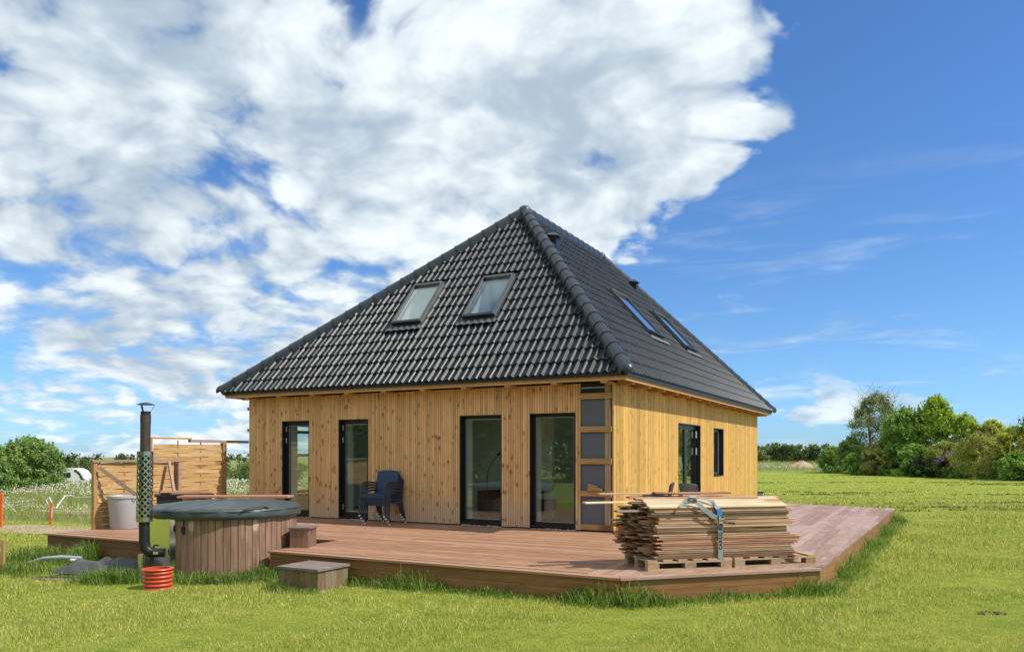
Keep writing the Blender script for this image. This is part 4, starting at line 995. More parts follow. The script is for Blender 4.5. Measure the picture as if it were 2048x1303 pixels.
# red crate by the house corner, wooden off-cut on the batten, drain box
rc = empty('red_bucket', HW(0.215, -0.02, 0), -TH+R(12), 'red plastic bucket at the house corner half hidden by the planks', 'bucket')
MB().lathe([(0.0,0.004),(0.085,0.004),(0.105,0.14),(0.112,0.14),(0.112,0.155),(0.098,0.155),(0.080,0.012),(0.0,0.012)], 22).build('bucket_wall', M['redbox'], rc, True)
MB().tube([(0.105*math.cos(t), 0.03, 0.145-0.085*math.sin(t)*0.9) for t in np.linspace(0, math.pi, 9)], 0.004, 5).build('handle', M['hinge'], rc, True)
oc = empty('wood_offcut', HW(-0.30, -0.055, 0.717), -TH, 'small wooden off-cut lying on a batten of the bare wall corner', 'wood block')
MB().add([(-0.13,-0.03,0),(0.14,-0.03,0),(0.14,0.024,0),(-0.13,0.024,0),(-0.11,-0.03,0.10),(0.14,-0.03,0.035),(0.14,0.024,0.035),(-0.11,0.024,0.10)], [(0,3,2,1),(4,5,6,7),(0,1,5,4),(1,2,6,5),(2,3,7,6),(3,0,4,7)]).build('wedge', M['batten'], oc)
MB().bar((-0.115,-0.003,0.118),(0.06,-0.003,0.072),0.05,0.018).build('strip', M['plank'], oc)
db = empty('drain_box', HW(0.10, L_+0.12, -0.01), -TH, 'small grey box on the ground at the far house corner', 'box')
MB().box(-0.09, 0.09, -0.09, 0.09, 0.0, 0.14).build('box_body', M['pipe_grey'], db); MB().box(-0.10, 0.10, -0.10, 0.10, 0.141, 0.17).build('lid', M['flue_lo'], db)

# ------------------------------------------------------------------ pallets and planks
SO = Vector((1.572, 9.056, DZ)); SAN = R(14)
def SW(u, v, z): return Vector((SO.x+u*math.cos(SAN)-v*math.sin(SAN), SO.y+u*math.sin(SAN)+v*math.cos(SAN), DZ+z))
PH = 0.124
def pallet(u, v, rz, w, d, label):
    p = empty('pallet', SW(u, v, 0), SAN+rz, label, 'pallet', 'pallets on the deck')
    for i, y in enumerate((0.0, d/2-0.05, d-0.10)):
        bw = 0.10
        for x in (0.0, w/2-0.07, w-0.145): MB().box(x+0.003, x+0.142, y+0.001, y+bw-0.001, 0.022, 0.086).build('block', M['pallet_blk'], p)
        MB().box(0, w, y, y+bw, 0.0, 0.0215).build('bottom_board', M['pallet'], p)
        MB().box(0, w, y, y+bw, 0.0865, 0.104).build('stringer_board', M['pallet'], p)
    n = 6
    for k in range(n):
        x = k*(w-0.115)/(n-1); MB().box(0, 0.115, 0, d, 0.1045, PH).build('top_board', M['pallet'], p, loc=(x, 0, 0))
    return p
pallet(0.0, 0.0, R(-2), 1.06, 0.78, 'wooden pallet under the left part of the plank stack')
pallet(1.115, 0.005, R(2.5), 1.14, 0.78, 'wooden pallet under the right part, its end showing beyond the planks')
stk = empty('plank_stack', SW(0, 0, PH+0.001), SAN, 'tall stack of used timber planks strapped on two pallets', 'plank stack')
LT = 0.0228; NL = 26; NC = 6; PWD = 0.118
def plank_mesh(L, name='plank'):
    mb = MB(); w, t = PWD-0.004, LT-0.0034
    mb.add([(0,0,0),(L,0,0),(L,w,0),(0,w,0),(0,0.0,t*0.55),(L,0.0,t*0.55),(0,0.006,t),(L,0.006,t),(L,w,t),(0,w,t)],
           [(0,3,2,1),(0,1,5,4),(4,5,7,6),(6,7,8,9),(2,3,9,8),(0,4,6,9,3),(1,2,8,7,5)]); return mb
pm = {}
def plank(u0, L, v, z, mat, rz=0.0, par=stk, tilt=0.0):
    key = (round(L, 1), mat.name)
    if key not in pm: pm[key] = plank_mesh(round(L, 1)).mesh('plank', mat)
    return inst('plank', pm[key], par, (u0, v, z), (tilt, 0, rz))
for i in range(NL):
    zz = i*LT
    for c in range(NC):
        red = 6 <= i <= 9; r = random.random()
        mt = M['plank_red'] if (red and r < 0.8) or r < 0.16 else (M['plank_dark'] if (c > 0 and r > 0.55) or r > 0.93 else M['plank'])
        lean = 0.010*math.sin(i*0.55)+0.06*(i/NL)
        if c == 0: u0 = 0.13 + random.uniform(-0.035, 0.035) - (0.05 if i > 20 else 0) + (0.03 if i in (7,8,9) else 0)
        else: u0 = 0.12 - 0.034*c + random.uniform(-0.09, 0.07) - (0.06 if 14 < i < 20 else 0)
        e = 1.93 + 0.05*math.sin(i*0.8+c) + random.uniform(-0.04, 0.03) - lean*1.2 + (0.06 if 6 <= i <= 10 else 0)
        Lp = round(e-u0, 1); v = 0.015 + c*PWD + (random.uniform(-0.012, 0.010) if c == 0 else random.uniform(-.001,.001))
        plank(e-Lp, Lp, v, zz, mt, 0.0)
ZT = NL*LT
for i, n in enumerate((5, 5, 4, 3, 2)):     # ragged upper layers at the back
    for c in range(6-n, 6):
        u0 = random.uniform(-0.12, 0.35) if c < 5 else random.uniform(-0.05, 0.6)
        plank(u0, random.choice((1.2, 1.4, 1.6)), 0.015+c*PWD, ZT+i*LT, random.choice((M['plank'], M['plank_red'], M['plank_dark'])))
TLB = math.atan2(0.085, 0.34)
for k in range(3):   # fresh pale boards leaning on the front slope
    o = plank(0.03+0.012*k, 1.8, 0.012+0.121*k*math.cos(TLB), ZT+0.002+0.121*k*math.sin(TLB)+0.004*k, M['plank_new'], 0.0, tilt=TLB)
    o.name = 'fresh_plank'; o['label'] = 'pale fresh-sawn plank'
def loose(u, v, z, L, mat, label, rz=0.0, ry=0.0, tilt=0.0):
    mb = plank_mesh(L); o = mb.build('loose_plank', mat); p = SW(u, v, PH+z); o.location = p; o.rotation_euler = (tilt, ry, SAN+rz)
    return tag(o, label, 'plank', 'loose planks on top of the stack')
zz = ZT
loose(-0.62, 0.40, zz+0.048, 1.6, M['plank_new'], 'narrow pale plank sticking far out to the left of the stack', R(1.0))
loose(-0.36, 0.62, zz+0.140, 1.6, M['plank'], 'long thin brown plank highest on the stack, reaching left', R(-1.0), R(0.3))
loose(0.32, 0.50, zz+0.150, 1.0, M['plank_red'], 'short reddish plank lying near the knotted strap', R(-3), R(0.4))
loose(-0.02, 0.30, zz+0.096, 1.6, M['plank'], 'weathered plank lying lengthwise just above the fresh pale boards', R(-1.5))
loose(0.62, 0.36, zz+0.122, 1.3, M['plank'], 'brown plank on top pointing to the right end', R(-2.0), R(1.4))
loose(-0.30, 0.18, ZT-0.045+0.002, 0.4, M['plank_dark'], 'dark stub of plank jutting out at the upper left corner', R(3))

# ratchet strap
strap = empty('cargo_strap', SW(0.915, -0.012, PH), SAN, 'grey ratchet strap knotted over the plank stack', 'strap')
def ribbon(pts, w, mat, name, th=0.0025, wdir=None):
    mb = MB(); pts = [Vector(p) for p in pts]
    for i, p in enumerate(pts):
        wd = Vector(wdir[i] if isinstance(wdir, list) else (wdir or (1,0,0))).normalized()*w/2
        d = (pts[min(i+1,len(pts)-1)]-pts[max(i-1,0)]).normalized(); nn = wd.normalized().cross(d).normalized()*th
        mb.v += [tuple(p-wd), tuple(p+wd), tuple(p+wd+nn), tuple(p-wd+nn)]
    for i in range(len(pts)-1):
        a = 4*i; b = a+4
        for j in range(4): mb.f.append((a+j, a+(j+1)%4, b+(j+1)%4, b+j))
    mb.f += [(3,2,1,0), tuple(len(mb.v)-4+j for j in range(4))]
    return mb.build(name, mat, strap, True, angle=50)
SWD = 0.058
zr_ = 0.455
ribbon([(0,0.03,-0.022),(0,-0.006,-0.02),(0,-0.006,0.10),(0,-0.007,0.25),(0,-0.006,zr_-0.03)], SWD, M['web'], 'webbing')
ribbon([(0.0,-0.012,zr_+0.03),(-0.012,-0.010,zr_+0.08),(-0.035,0.006,zr_+0.145),(-0.07,0.05,zr_+0.20),(-0.10,0.12,zr_+0.235),(-0.16,0.2,zr_+0.25)], SWD, M['web'], 'webbing')
ribbon([(-0.010,-0.015,zr_+0.05),(-0.022,-0.012,zr_+0.11),(-0.030,-0.006,zr_+0.132)], SWD+0.004, M['blue'], 'blue_label', 0.004)
ribbon([(-0.02,-0.016,zr_+0.02),(-0.10,-0.022,zr_+0.045),(-0.20,-0.016,zr_+0.115),(-0.28,-0.004,zr_+0.185),(-0.33,0.03,zr_+0.235)], SWD, M['web'], 'webbing', wdir=[(0.5,0,1),(0.6,0,0.8),(0.8,0,0.6),(1,0,0.3),(1,0,0.1)])
kn = MB(); kn.tube([(-0.30,0.02,zr_+0.22),(-0.33,-0.005,zr_+0.255),(-0.38,0.02,zr_+0.262),(-0.385,0.06,zr_+0.235),(-0.34,0.06,zr_+0.222),(-0.30,0.03,zr_+0.245)], [0.018,0.026,0.028,0.026,0.028,0.02], 8, True, 0.6); kn.build('knot', M['web'], strap, True)
ribbon([(-0.37,0.03,zr_+0.24),(-0.44,0.012,zr_+0.235),(-0.50,-0.008,zr_+0.215),(-0.535,-0.03,zr_+0.165)], SWD, M['web'], 'loose_end', wdir=[(0,.3,1),(0.3,.2,1),(0.8,0,0.8),(1,0,-0.3)])
ribbon([(-0.18,0.12,zr_+0.245),(-0.25,0.14,zr_+0.275),(-0.34,0.10,zr_+0.27)], SWD, M['web'], 'webbing', wdir=(0.1,1,0.2))
mb = MB(); mb.box(-0.034,-0.028,-0.035,-0.008,zr_-0.05,zr_+0.06); mb.box(0.028,0.034,-0.035,-0.008,zr_-0.05,zr_+0.06); mb.tube([(-0.036,-0.024,zr_+0.01),(0.036,-0.024,zr_+0.01)],0.014,10); mb.tube([(-0.036,-0.026,zr_-0.035),(0.036,-0.026,zr_-0.035)],0.009,8); mb.build('ratchet', M['steel'], strap)
mb = MB(); mb.bar((0.03,-0.030,zr_-0.025),(0.10,-0.036,zr_-0.035),0.028,0.012); mb.tube([(0.09,-0.036,zr_-0.034),(0.15,-0.045,zr_-0.038),(0.165,-0.046,zr_-0.036)],0.012,8); mb.build('ratchet_handle', M['strapb'], strap)
def text_mesh(txt, size, name):
    cu = bpy.data.curves.new(name, 'FONT'); cu.body = txt; cu.size = size; cu.extrude = 0.0006; cu.space_character = 1.12; cu.offset = 0.0012
    o = bpy.data.objects.new(name, cu); col.objects.link(o); bpy.context.view_layer.update()
    me = bpy.data.meshes.new_from_object(o.evaluated_get(bpy.context.evaluated_depsgraph_get())); bpy.data.objects.remove(o); me.materials.clear(); me.materials.append(M['ink']); return me
tm = text_mesh('CARGO FIX', 0.055, 'lettering')
o = inst('lettering', tm, strap); o.matrix_basis = Matrix.Translation((0.020, -0.0118, 0.105)) @ Matrix(((0,-1,0,0),(0,0,-1,0),(1,0,0,0),(0,0,0,1)))
tm2 = text_mesh('GO', 0.05, 'lettering'); o = inst('lettering', tm2, strap)
o.matrix_basis = Matrix.Translation((-0.055, 0.010, zr_+0.165)) @ Matrix.Rotation(R(-35), 4, 'X') @ Matrix(((0,-1,0,0),(0,0,-1,0),(1,0,0,0),(0,0,0,1)))

# ------------------------------------------------------------------ fences at the left
def fence(x, y0, y1, zb, zt, n, label, rail_h, name='woven_fence', mids=2):
    L = y1-y0; root = empty(name, HW(x, y0, zb), -TH+R(90), label, 'fence', None)
    h = zt-zb; ph = h/n; period = L/(mids+1)
    for i in range(n):
        mb = MB(); K = 18; a = 0.0095*(1 if i % 2 else -1)*random.uniform(0.7, 1.2)
        for k in range(K+1):
            u = k/K*(L-0.1)+0.05; y = a*math.cos(math.pi*(u-0.05)/((L-0.1)/(mids+1))) ; sag = random.uniform(-.002,.002)
            mb.v += [(u, y-0.004, i*ph+0.001+sag), (u, y+0.004, i*ph+0.001+sag), (u, y+0.004, (i+1)*ph-0.003+sag), (u, y-0.004, (i+1)*ph-0.003+sag)]
        for k in range(K):
            b = 4*k
            for j in range(4): mb.f.append((b+j, b+4+j, b+4+(j+1)%4, b+(j+1)%4))
        mb.build('slat', M['fence'], root)
    for m in range(1, mids+1):
        u = 0.05+(L-0.1)*m/(mids+1); MB().box(u-0.012, u+0.012, -0.008, 0.008, -0.02, h+rail_h).build('lath', M['post'], root)
    return root, L, h
f1, L1, h1 = fence(-8.46, -3.84, -2.12, 0.0, 1.19, 15, 'low woven slat fence with diagonal braces beside the grey bin', 0.02)
for u in (-0.045, L1-0.015): MB().box(u, u+0.07, -0.035, 0.035, 0.0, h1+0.02).build('post', M['post'], f1)
MB().box(-0.07, L1+0.08, -0.055, 0.045, h1+0.021, h1+0.062).build('top_rail', M['rail'], f1)
MB().bar((0.03,-0.09,h1-0.08),(0.60,-0.72,0.42),0.045,0.07).build('brace', M['rail'], f1); MB().bar((0.40,-0.51,0.60),(0.70,-0.83,0.335),0.05,0.05).build('brace_plate', M['steel'], f1)
MB().bar((L1-0.22,-0.08,h1+0.015),(L1-0.42,-0.55,0.36),0.045,0.07).build('brace', M['rail'], f1)
MB().box(L1-0.02,L1+0.05,-0.11,-0.05,0.0,h1).build('post', M['rail'], f1)
MB().box(-0.03, 0.03, -0.052, -0.036, 0.005, 0.09).build('post_bracket', M['steel'], f1)
f2, L2, h2 = fence(-8.66, -2.52, -0.72, -0.25, 1.56, 21, 'tall woven slat fence panel near the house wall', 0.08)
MB().box(-0.06, 0.0, -0.035, 0.035, -0.1, h2+0.10).build('post', M['post'], f2); MB().box(L2-0.06, L2+0.03, -0.045, 0.045, -0.1, h2+0.04).build('post', M['post'], f2)
MB().box(-0.06, L2*0.52, -0.03, 0.03, h2+0.101, h2+0.135).build('top_rail', M['fascia2'], f2)
MB().box(L2*0.50, L2+0.66, -0.045, 0.045, h2+0.042, h2+0.10).build('top_beam', M['rail'], f2)
# grey bin, grill cabinet, boards, bench
bn = empty('bin', HW(-8.12, -3.50, 0), -TH, 'large pale grey plastic tub standing before the low fence', 'bin')
MB().lathe([(0.0,0.003),(0.225,0.003),(0.235,0.02),(0.275,0.56),(0.292,0.565),(0.292,0.60),(0.278,0.604),(0.262,0.58),(0.222,0.02),(0.0,0.014)], 40).build('tub_wall', M['binp'], bn, True, angle=55)
for s in (0, math.pi): MB().tube([(0.285*math.cos(s-0.2),0.285*math.sin(s-0.2),0.575),(0.33*math.cos(s),0.33*math.sin(s),0.56),(0.285*math.cos(s+0.2),0.285*math.sin(s+0.2),0.575)],0.011,6).build('handle', M['binp'], bn, True)
gr = empty('outdoor_cabinet', (-6.45, 14.95, DZ), R(24), 'low black outdoor cabinet with wooden boards on top behind the tub', 'cabinet')
MB().box(-0.30, 0.66, -0.28, 0.28, 0.06, 0.56).build('cabinet_body', M['grill'], gr); MB().box(-0.34, 0.70, -0.31, 0.31, 0.561, 0.60).build('cabinet_top', M['black'], gr)
for x in (-0.27, 0.60):
    for y in (-0.25, 0.22): MB().box(x, x+0.03, y, y+0.03, 0.0, 0.059).build('leg', M['black'], gr)
for k, (x0, x1, y, z) in enumerate(((-0.22, 0.46, -0.05, 0.0), (-0.12, 0.62, 0.06, 0.032), (-0.25, -0.05, -0.14, 0.032))):
    bb = empty('loose_board', Vector((-6.45,14.95,DZ+0.602+z)), R(20+4*k), ['short board lying flat on the black cabinet', 'upper board crossing the black cabinet top', 'stub of board on the left of the black cabinet'][k], 'board')
    MB().box(x0, x1, y-0.05, y+0.07, 0, 0.030).build('board', M['plank'] if k else M['bench'], bb)
bt = empty('bench', (-4.93, 14.0, DZ), R(1), 'reddish board bench behind the tub beside the house wall', 'bench')
MB().box(-0.97, 0.97, -0.20, 0.20, 0.585, 0.62).build('seat', M['bench'], bt)
for x in (-0.85, 0.78): MB().box(x-0.04, x+0.04, -0.16, 0.16, 0.0, 0.584).build('leg', M['post'], bt)

# things lying on the grass at the left
def gpt(x, y, dz=0.0): return Vector((x, y, float(ground_z(x, y))+dz))
gp = MB(); gp.tube([gpt(-7.40,12.0,0.10), gpt(-7.15,11.95,0.17), gpt(-6.85,11.9,0.19), gpt(-6.55,11.92,0.17)], [0.022,0.03,0.036,0.030], 10)
tag(gp.build('grey_pipe', M['pipe_grey'], None, True), 'pale grey plastic pipe lying in the grass beside the left deck', 'pipe')
hd = empty('tool_handle', gpt(-6.45,11.75,0.12), 0, 'short rod with white grip lying by the tarpaulin', 'rod')
MB().tube([(-0.22,0.10,0.03),(-0.06,0.05,0.025)], 0.022, 8).build('grip', M['foot'], hd, True); MB().tube([(-0.06,0.05,0.025),(0.26,-0.06,0.012)], 0.010, 8).build('rod', M['ink'], hd, True)
tp = MB(); NU, NV = 40, 16
for j in range(NV+1):
    for i in range(NU+1):
        u, v = i/NU, j/NV; x = -6.68 + 1.42*u + 0.10*math.sin(v*3); y = 11.22 - 0.10*u + 0.72*v*(0.45+0.55*u) + 0.05*math.sin(u*7)
        w = 0.03 + abs(math.sin(u*9+v*5))*0.07 + abs(math.sin(u*5-v*8+1))*0.08 + 0.16*math.exp(-((u-0.92)/0.09)**2)*math.sin(v*3.14) + 0.07*math.exp(-((v-0.5-0.2*math.sin(u*6))/0.12)**2)
        edge_ = min(1, 6*min(u, 1-u, v, 1-v)+0.12); tp.v.append(tuple(gpt(x, y, 0.015 + w*edge_)))
for j in range(NV):
    for i in range(NU): a = j*(NU+1)+i; tp.f.append((a, a+1, a+NU+2, a+NU+1))
tag(tp.build('tarpaulin', M['tarp'], None, True), 'crumpled dark grey tarpaulin on bare soil beside the flue', 'tarpaulin')
def stake(px, d, ztop, w, mat, label, name, cat, extra=None):
    x = (px-1024)/1567*d; b = gpt(x, d, -0.08); mb = MB(); mb.bar(b, (b.x+0.02, b.y, ztop), w, w); mb.tube([(b.x+0.02,b.y,ztop-0.001),(b.x+0.02,b.y,ztop+0.01)], [w*0.5, w*0.2], 6)
    return tag(mb.build(name, mat), label, cat)
stake(4, 11.6, 0.44, 0.045, M['post'], 'short wooden stake in the grass at the left edge', 'wooden_stake', 'stake')
def zpx(y, d): return DZ+1.35-(y-908.4)/1567*d
stake(101, 20.0, zpx(1004, 20.0), 0.05, M['orange'], 'orange marker post with white hose looped over it', 'marker_post', 'post')
stake(2, 19.0, zpx(985, 19.0), 0.05, M['orange'], 'orange marker post at the left picture edge', 'marker_post', 'post')
hx = lambda px, d: (px-1024)/1567*d
h1_ = MB(); h1_.tube([(hx(96,20),20,zpx(1008,20)),(hx(93,20),20,zpx(997,20)),(hx(99,20),20,zpx(994,20)),(hx(103,20),20,zpx(1002,20)),(hx(103,20),20,zpx(1034,20))], 0.018, 6)
tag(h1_.build('hose', M['hose'], None, True), 'white hose loop hanging on the orange marker post', 'hose')
h2_ = MB(); h2_.tube([(hx(112,21),21,zpx(1016,21)),(hx(120,21.5),21.5,zpx(1004,21.5)),(hx(130,22),22,zpx(991,22)),(hx(142,22.5),22.5,zpx(990,22.5)),(hx(158,22.5),22.5,zpx(995,22.5)),(hx(190,22),22,zpx(993,22))], 0.020, 6)
tag(h2_.build('hose', M['hose'], None, True), 'long white hose arching through the meadow to the fence', 'hose')
h3_ = MB(); h3_.tube([(hx(1,19),19,zpx(1035,19)),(hx(3,19),19,zpx(1012,19)),(hx(9,19),19,zpx(1004,19)),(hx(20,19.2),19.2,zpx(1012,19.2)),(hx(32,19.5),19.5,zpx(1024,19.5))], 0.016, 6)
tag(h3_.build('hose', M['hose'], None, True), 'white hose bending down at the left picture edge', 'hose')

# ------------------------------------------------------------------ trees and shrubs
def leaves(centers, radii, n, size, flat=0.8, out=0.6, wts=None):
    k = rng.integers(0, len(centers), n) if wts is None else rng.choice(len(centers), n, p=wts); c = centers[k]; r = radii[k][:, None]
    d = rng.normal(size=(n,3)); d /= np.linalg.norm(d, axis=1)[:,None]
    rad = np.minimum(np.abs(rng.normal(size=n)*0.30+0.62), 1.45)[:,None]
    p = c + d*r*rad*np.array([1,1,flat])
    nrm = rng.normal(size=(n,3)) + d*out + np.array([0,0,0.35]); nrm /= np.linalg.norm(nrm, axis=1)[:,None]
    a = np.cross(nrm, rng.normal(size=(n,3))); a /= np.linalg.norm(a, axis=1)[:,None]; b = np.cross(nrm, a)
    s = size*(0.6+0.8*rng.random(n))[:,None]
    V = np.stack([p-a*s*0.5, p-b*s*0.28, p+a*s*0.5, p+b*s*0.28], 1).reshape(-1,3)
    F = np.arange(4*n).reshape(n,4)
    return V, F, rng.random(n)
def tree(name, label, px, d, ytop, wpx, mat, n=9000, leaf=0.16, clumps=40, sparse=1.0, stems=3, group='trees and shrubs along the right edge of the lawn', gbase=None, dens=0.30, low=0.12, cat='shrub', twigs=0, flowers=None, xyz=None, hh=None, ww=None):
    if xyz is None:
        x = (px-1024)/1567*d; gz = float(ground_z(x, d)) if gbase is None else gbase; h = DZ+1.35+(908.4-ytop)/1567*d - gz; w = wpx/1567*d
    else: x, d = xyz; gz = float(ground_z(x, d)); h, w = hh, ww
    root = empty(name, (x, d, gz-0.03), 0, label, cat, group)
    C = []; Rr = []; clumps = int(clumps*1.7)
    for i in range(clumps):
        t = rng.random(); z = low*h + (h*0.96-low*h)*t; env = (math.sin(math.pi*min(1, 0.18+0.80*t))**0.7)
        a = rng.random()*2*math.pi; rr = w/2*env*math.sqrt(rng.random())*0.95
        cr = (0.07+0.09*rng.random())*min(w, h)*1.1*(1.15-0.5*t)
        C.append((rr*math.cos(a), rr*math.sin(a), min(z, h-cr*0.5))); Rr.append(cr)
    for i in range(max(8, clumps//2)):       # upright shoots that break the outline
        a = rng.random()*2*math.pi; rr = w/2*0.85*math.sqrt(rng.random()); zb = h*(0.97-0.45*(rr/(w/2))**2)-0.10*h; hs = h*(0.06+0.12*rng.random()); la = rng.normal()*0.25; lb = rng.normal()*0.25
        for q in range(5):
            t = q/4; C.append((rr*math.cos(a)+la*hs*t, rr*math.sin(a)+lb*hs*t, zb+hs*t)); Rr.append(0.048*min(w, h)*(1.25-0.95*t))
    C = np.array(C); Rr = np.array(Rr)*sparse
    n = int(n*1.45); wts = Rr**1.6; V, F, rn = leaves(C, Rr, n, leaf, wts=wts/wts.sum())
    V[:,2] = np.maximum(V[:,2], 0.04)
    me = npmesh('crown', V, F, mat, rn); inst('crown', me, root)
    mb = MB()
    for s in range(stems):
        a = rng.random()*6.28; b0 = Vector((0.10*math.cos(a)*stems/2, 0.10*math.sin(a)*stems/2, 0)); top = Vector((w*0.22*math.cos(a), w*0.22*math.sin(a), h*0.80))
        r0 = 0.018*h/math.sqrt(stems)+0.02; mid = b0.lerp(top, 0.45)+Vector((rng.normal()*0.05*h*0.3, rng.normal()*0.05*h*0.3, 0))
        mb.tube([b0, mid, top], [r0, r0*0.6, r0*0.15], 6)
        for q in range(7):
            j = int(rng.integers(0, len(C))); st = b0.lerp(mid, rng.random()) if rng.random() < 0.5 else mid.lerp(top, rng.random()*0.6)
            e2 = Vector(C[j]); mb.tube([st, st.lerp(e2, 0.5)+Vector((0,0,0.06*h*rng.random())), e2], [r0*0.35, r0*0.2, r0*0.06], 4, False)
    for q in range(twigs):
        j = int(rng.integers(0, len(C))); e1 = Vector(C[j]); dv = Vector((rng.normal(), rng.normal(), abs(rng.normal())+0.2)).normalized(); mb.tube([e1, e1+dv*0.35*w*rng.random()+Vector((0,0,0.05)), e1+dv*(0.2+0.4*rng.random())*w*0.5], [0.012,0.008,0.004], 3, False)
    mb.build('trunk', M['bark'], root, True)
    if flowers:
        cc = np.array(flowers, float); V, F, rn = leaves(cc[:,:3], cc[:,3], 260*len(cc), 0.09); inst('blossom', npmesh('blossom', V, F, M['purple'], rn), root)
    return root
G1 = 'trees and shrubs along the right edge of the lawn'
tree('shrub', 'grey-green rounded shrub at the far left end of the right-hand hedge', 1665, 72, 892, 60, M['lf_green'], 9000, 0.15, 36)
tree('shrub', 'mid-green shrub with pale leaf tips before the grey sparse tree', 1702, 68, 872, 66, M['lf_willow'], 11000, 0.15, 44)
tree('sparse_tree', 'tall grey-green sparse tree with bare twigs on its left side', 1752, 68, 778, 104, M['lf_grey'], 15000, 0.13, 70, 1.0, 6, twigs=200, cat='tree', low=0.10)
tree('broad_tree', 'broad dark green leafy tree in the middle of the hedge', 1808, 62, 812, 100, M['lf_green'], 16000, 0.19, 60, stems=4, cat='tree', low=0.08)
tree('bright_tree', 'bright green maple-like tree with the tallest leafy shoots', 1868, 61, 790, 104, M['lf_bright'], 17000, 0.20, 60, stems=4, cat='tree', low=0.12)
tree('bright_tree', 'smaller yellow-green tree right of the tallest bright one', 1928, 59, 826, 88, M['lf_bright'], 13000, 0.18, 48, stems=3, cat='tree', low=0.08)
tree('shrub', 'olive twiggy shrub at the foot of the sparse grey tree', 1748, 62, 886, 62, M['lf_olive'], 8000, 0.12, 34, twigs=60)
tree('shrub', 'dense low dark shrub at the near foot of the hedge left end', 1708, 63, 905, 50, M['lf_green'], 8000, 0.14, 26)
tree('lilac_shrub', 'shrub with purple lilac blossom in the middle of the hedge', 1888, 56, 880, 84, M['lf_olive'], 11000, 0.13, 44, twigs=60,
     flowers=[(-0.7,-1.0,1.35,0.20),(-0.35,-1.1,1.62,0.24),(-0.05,-1.0,1.78,0.22),(-1.0,-0.9,1.15,0.22),(0.95,-0.9,2.35,0.24),(0.75,-0.9,2.5,0.15)])
tree('shrub', 'feathery olive shrub with fine twigs near the right picture edge', 1958, 53, 862, 96, M['lf_olive'], 15000, 0.10, 52, twigs=110)
tree('shrub', 'yellow-green tall shrub behind the feathery olive one', 1985, 58, 836, 80, M['lf_yellow'], 14000, 0.15, 50)
tree('shrub', 'yellowish shrub at the right picture edge', 2030, 53, 850, 84, M['lf_yellow'], 13000, 0.14, 46)
tree('shrub', 'dark low shrub at the right picture edge, nearest of the hedge', 2030, 49.5, 905, 80, M['lf_green'], 9000, 0.14, 34)
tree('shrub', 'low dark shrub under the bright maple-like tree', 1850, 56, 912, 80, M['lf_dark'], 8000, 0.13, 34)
tree('shrub', 'mid-green shrub filling the hedge between lilac and dark low shrub', 1830, 58, 885, 70, M['lf_green'], 9000, 0.15, 34)
tree('shrub', 'yellow-green shrub low in front of the smaller bright tree', 1915, 56, 885, 60, M['lf_bright'], 8000, 0.15, 30)
tree('shrub', 'loose leafy shrub between the sparse grey tree and the broad dark tree', 1782, 64, 850, 56, M['lf_willow'], 9000, 0.15, 34)
tree('edge_tree', 'tree mostly outside the right picture edge, one branch in view', 2095, 50, 790, 110, M['lf_olive'], 10000, 0.16, 50, cat='tree', low=0.3)
tree('field_bush', 'big rounded willow-green bush in the meadow at the left edge', 56, 40, 872, 150, M['lf_willow'], 26000, 0.12, 90, stems=5, group=None, gbase=-0.12, low=0.03)
tree('field_bush', 'pale-tipped bush at the extreme left picture edge', -30, 33, 905, 110, M['lf_willow'], 12000, 0.13, 50, stems=4, group=None, gbase=-0.10, low=0.03)
GD = 'far trees on the skyline'
tree('far_tree', 'dark round far tree standing above the distant hedge', 1552, 150, 883, 28, M['lf_dark'], 4000, 0.32, 26, group=GD, cat='tree')
tree('far_tree', 'small dark pointed far tree just right of the house', 1536, 152, 886, 12, M['lf_dark'], 1600, 0.30, 14, group=GD, cat='tree')
tree('far_tree', 'pale thin far tree above the sand heap', 1594, 150, 888, 18, M['lf_grey'], 1100, 0.26, 18, 0.8, group=GD, cat='tree', twigs=50)
tree('far_tree', 'second pale thin far tree, right of the first', 1612, 152, 890, 16, M['lf_grey'], 900, 0.26, 16, 0.8, group=GD, cat='tree', twigs=50)
tree('far_tree', 'dark far bush peeping over the hedge beside the thin trees', 1631, 140, 890, 22, M['lf_dark'], 2200, 0.30, 18, group=GD, cat='tree')

def belt(name, label, pts, h, w, mat, n, leaf, cat='hedge'):
    C = []; Rr = []
    for (x0, y0), (x1, y1) in zip(pts[:-1], pts[1:]):
        L = math.hypot(x1-x0, y1-y0); m = int(L/(h*0.16))+2
        for i in range(m):
            t = rng.random(); x = x0+(x1-x0)*t+rng.normal()*w*0.25; y = y0+(y1-y0)*t+rng.normal()*w*0.25; hh = h*(0.75+0.35*rng.random())
            g = float(ground_z(x, y))
            for q in range(3): C.append((x+rng.normal()*0.2*h, y+rng.normal()*0.2*h, g+hh*(0.22+0.30*q))); Rr.append(h*(0.30-0.05*q))
    V, F, rn = leaves(np.array(C), np.array(Rr), n, leaf)
    return tag(inst(name, npmesh(name, V, F, mat, rn)), label, cat, kind='stuff')
belt('far_hedge', 'long distant hedge right of the house', [(36, 146), (66, 138)], 3.3, 4, M['lf_hedge'], 26000, 0.36)
belt('far_hedge', 'dark hedge line behind the caravan on the left', [(-110, 130), (-40, 125)], 3.9, 5, M['lf_dark'], 16000, 0.40)
belt('far_hedge', 'olive hedge seen between the fence and the house', [(-48, 88), (-22, 84)], 2.9, 3, M['lf_hedge'], 22000, 0.22)
belt('tree_belt', 'trees on the near side mirrored in the window panes', [(-46, 24), (-42, 8), (-32, -8), (-18, -20), (0, -26)], 8.5, 6, M['lf_dark'], 90000, 0.55, 'trees')
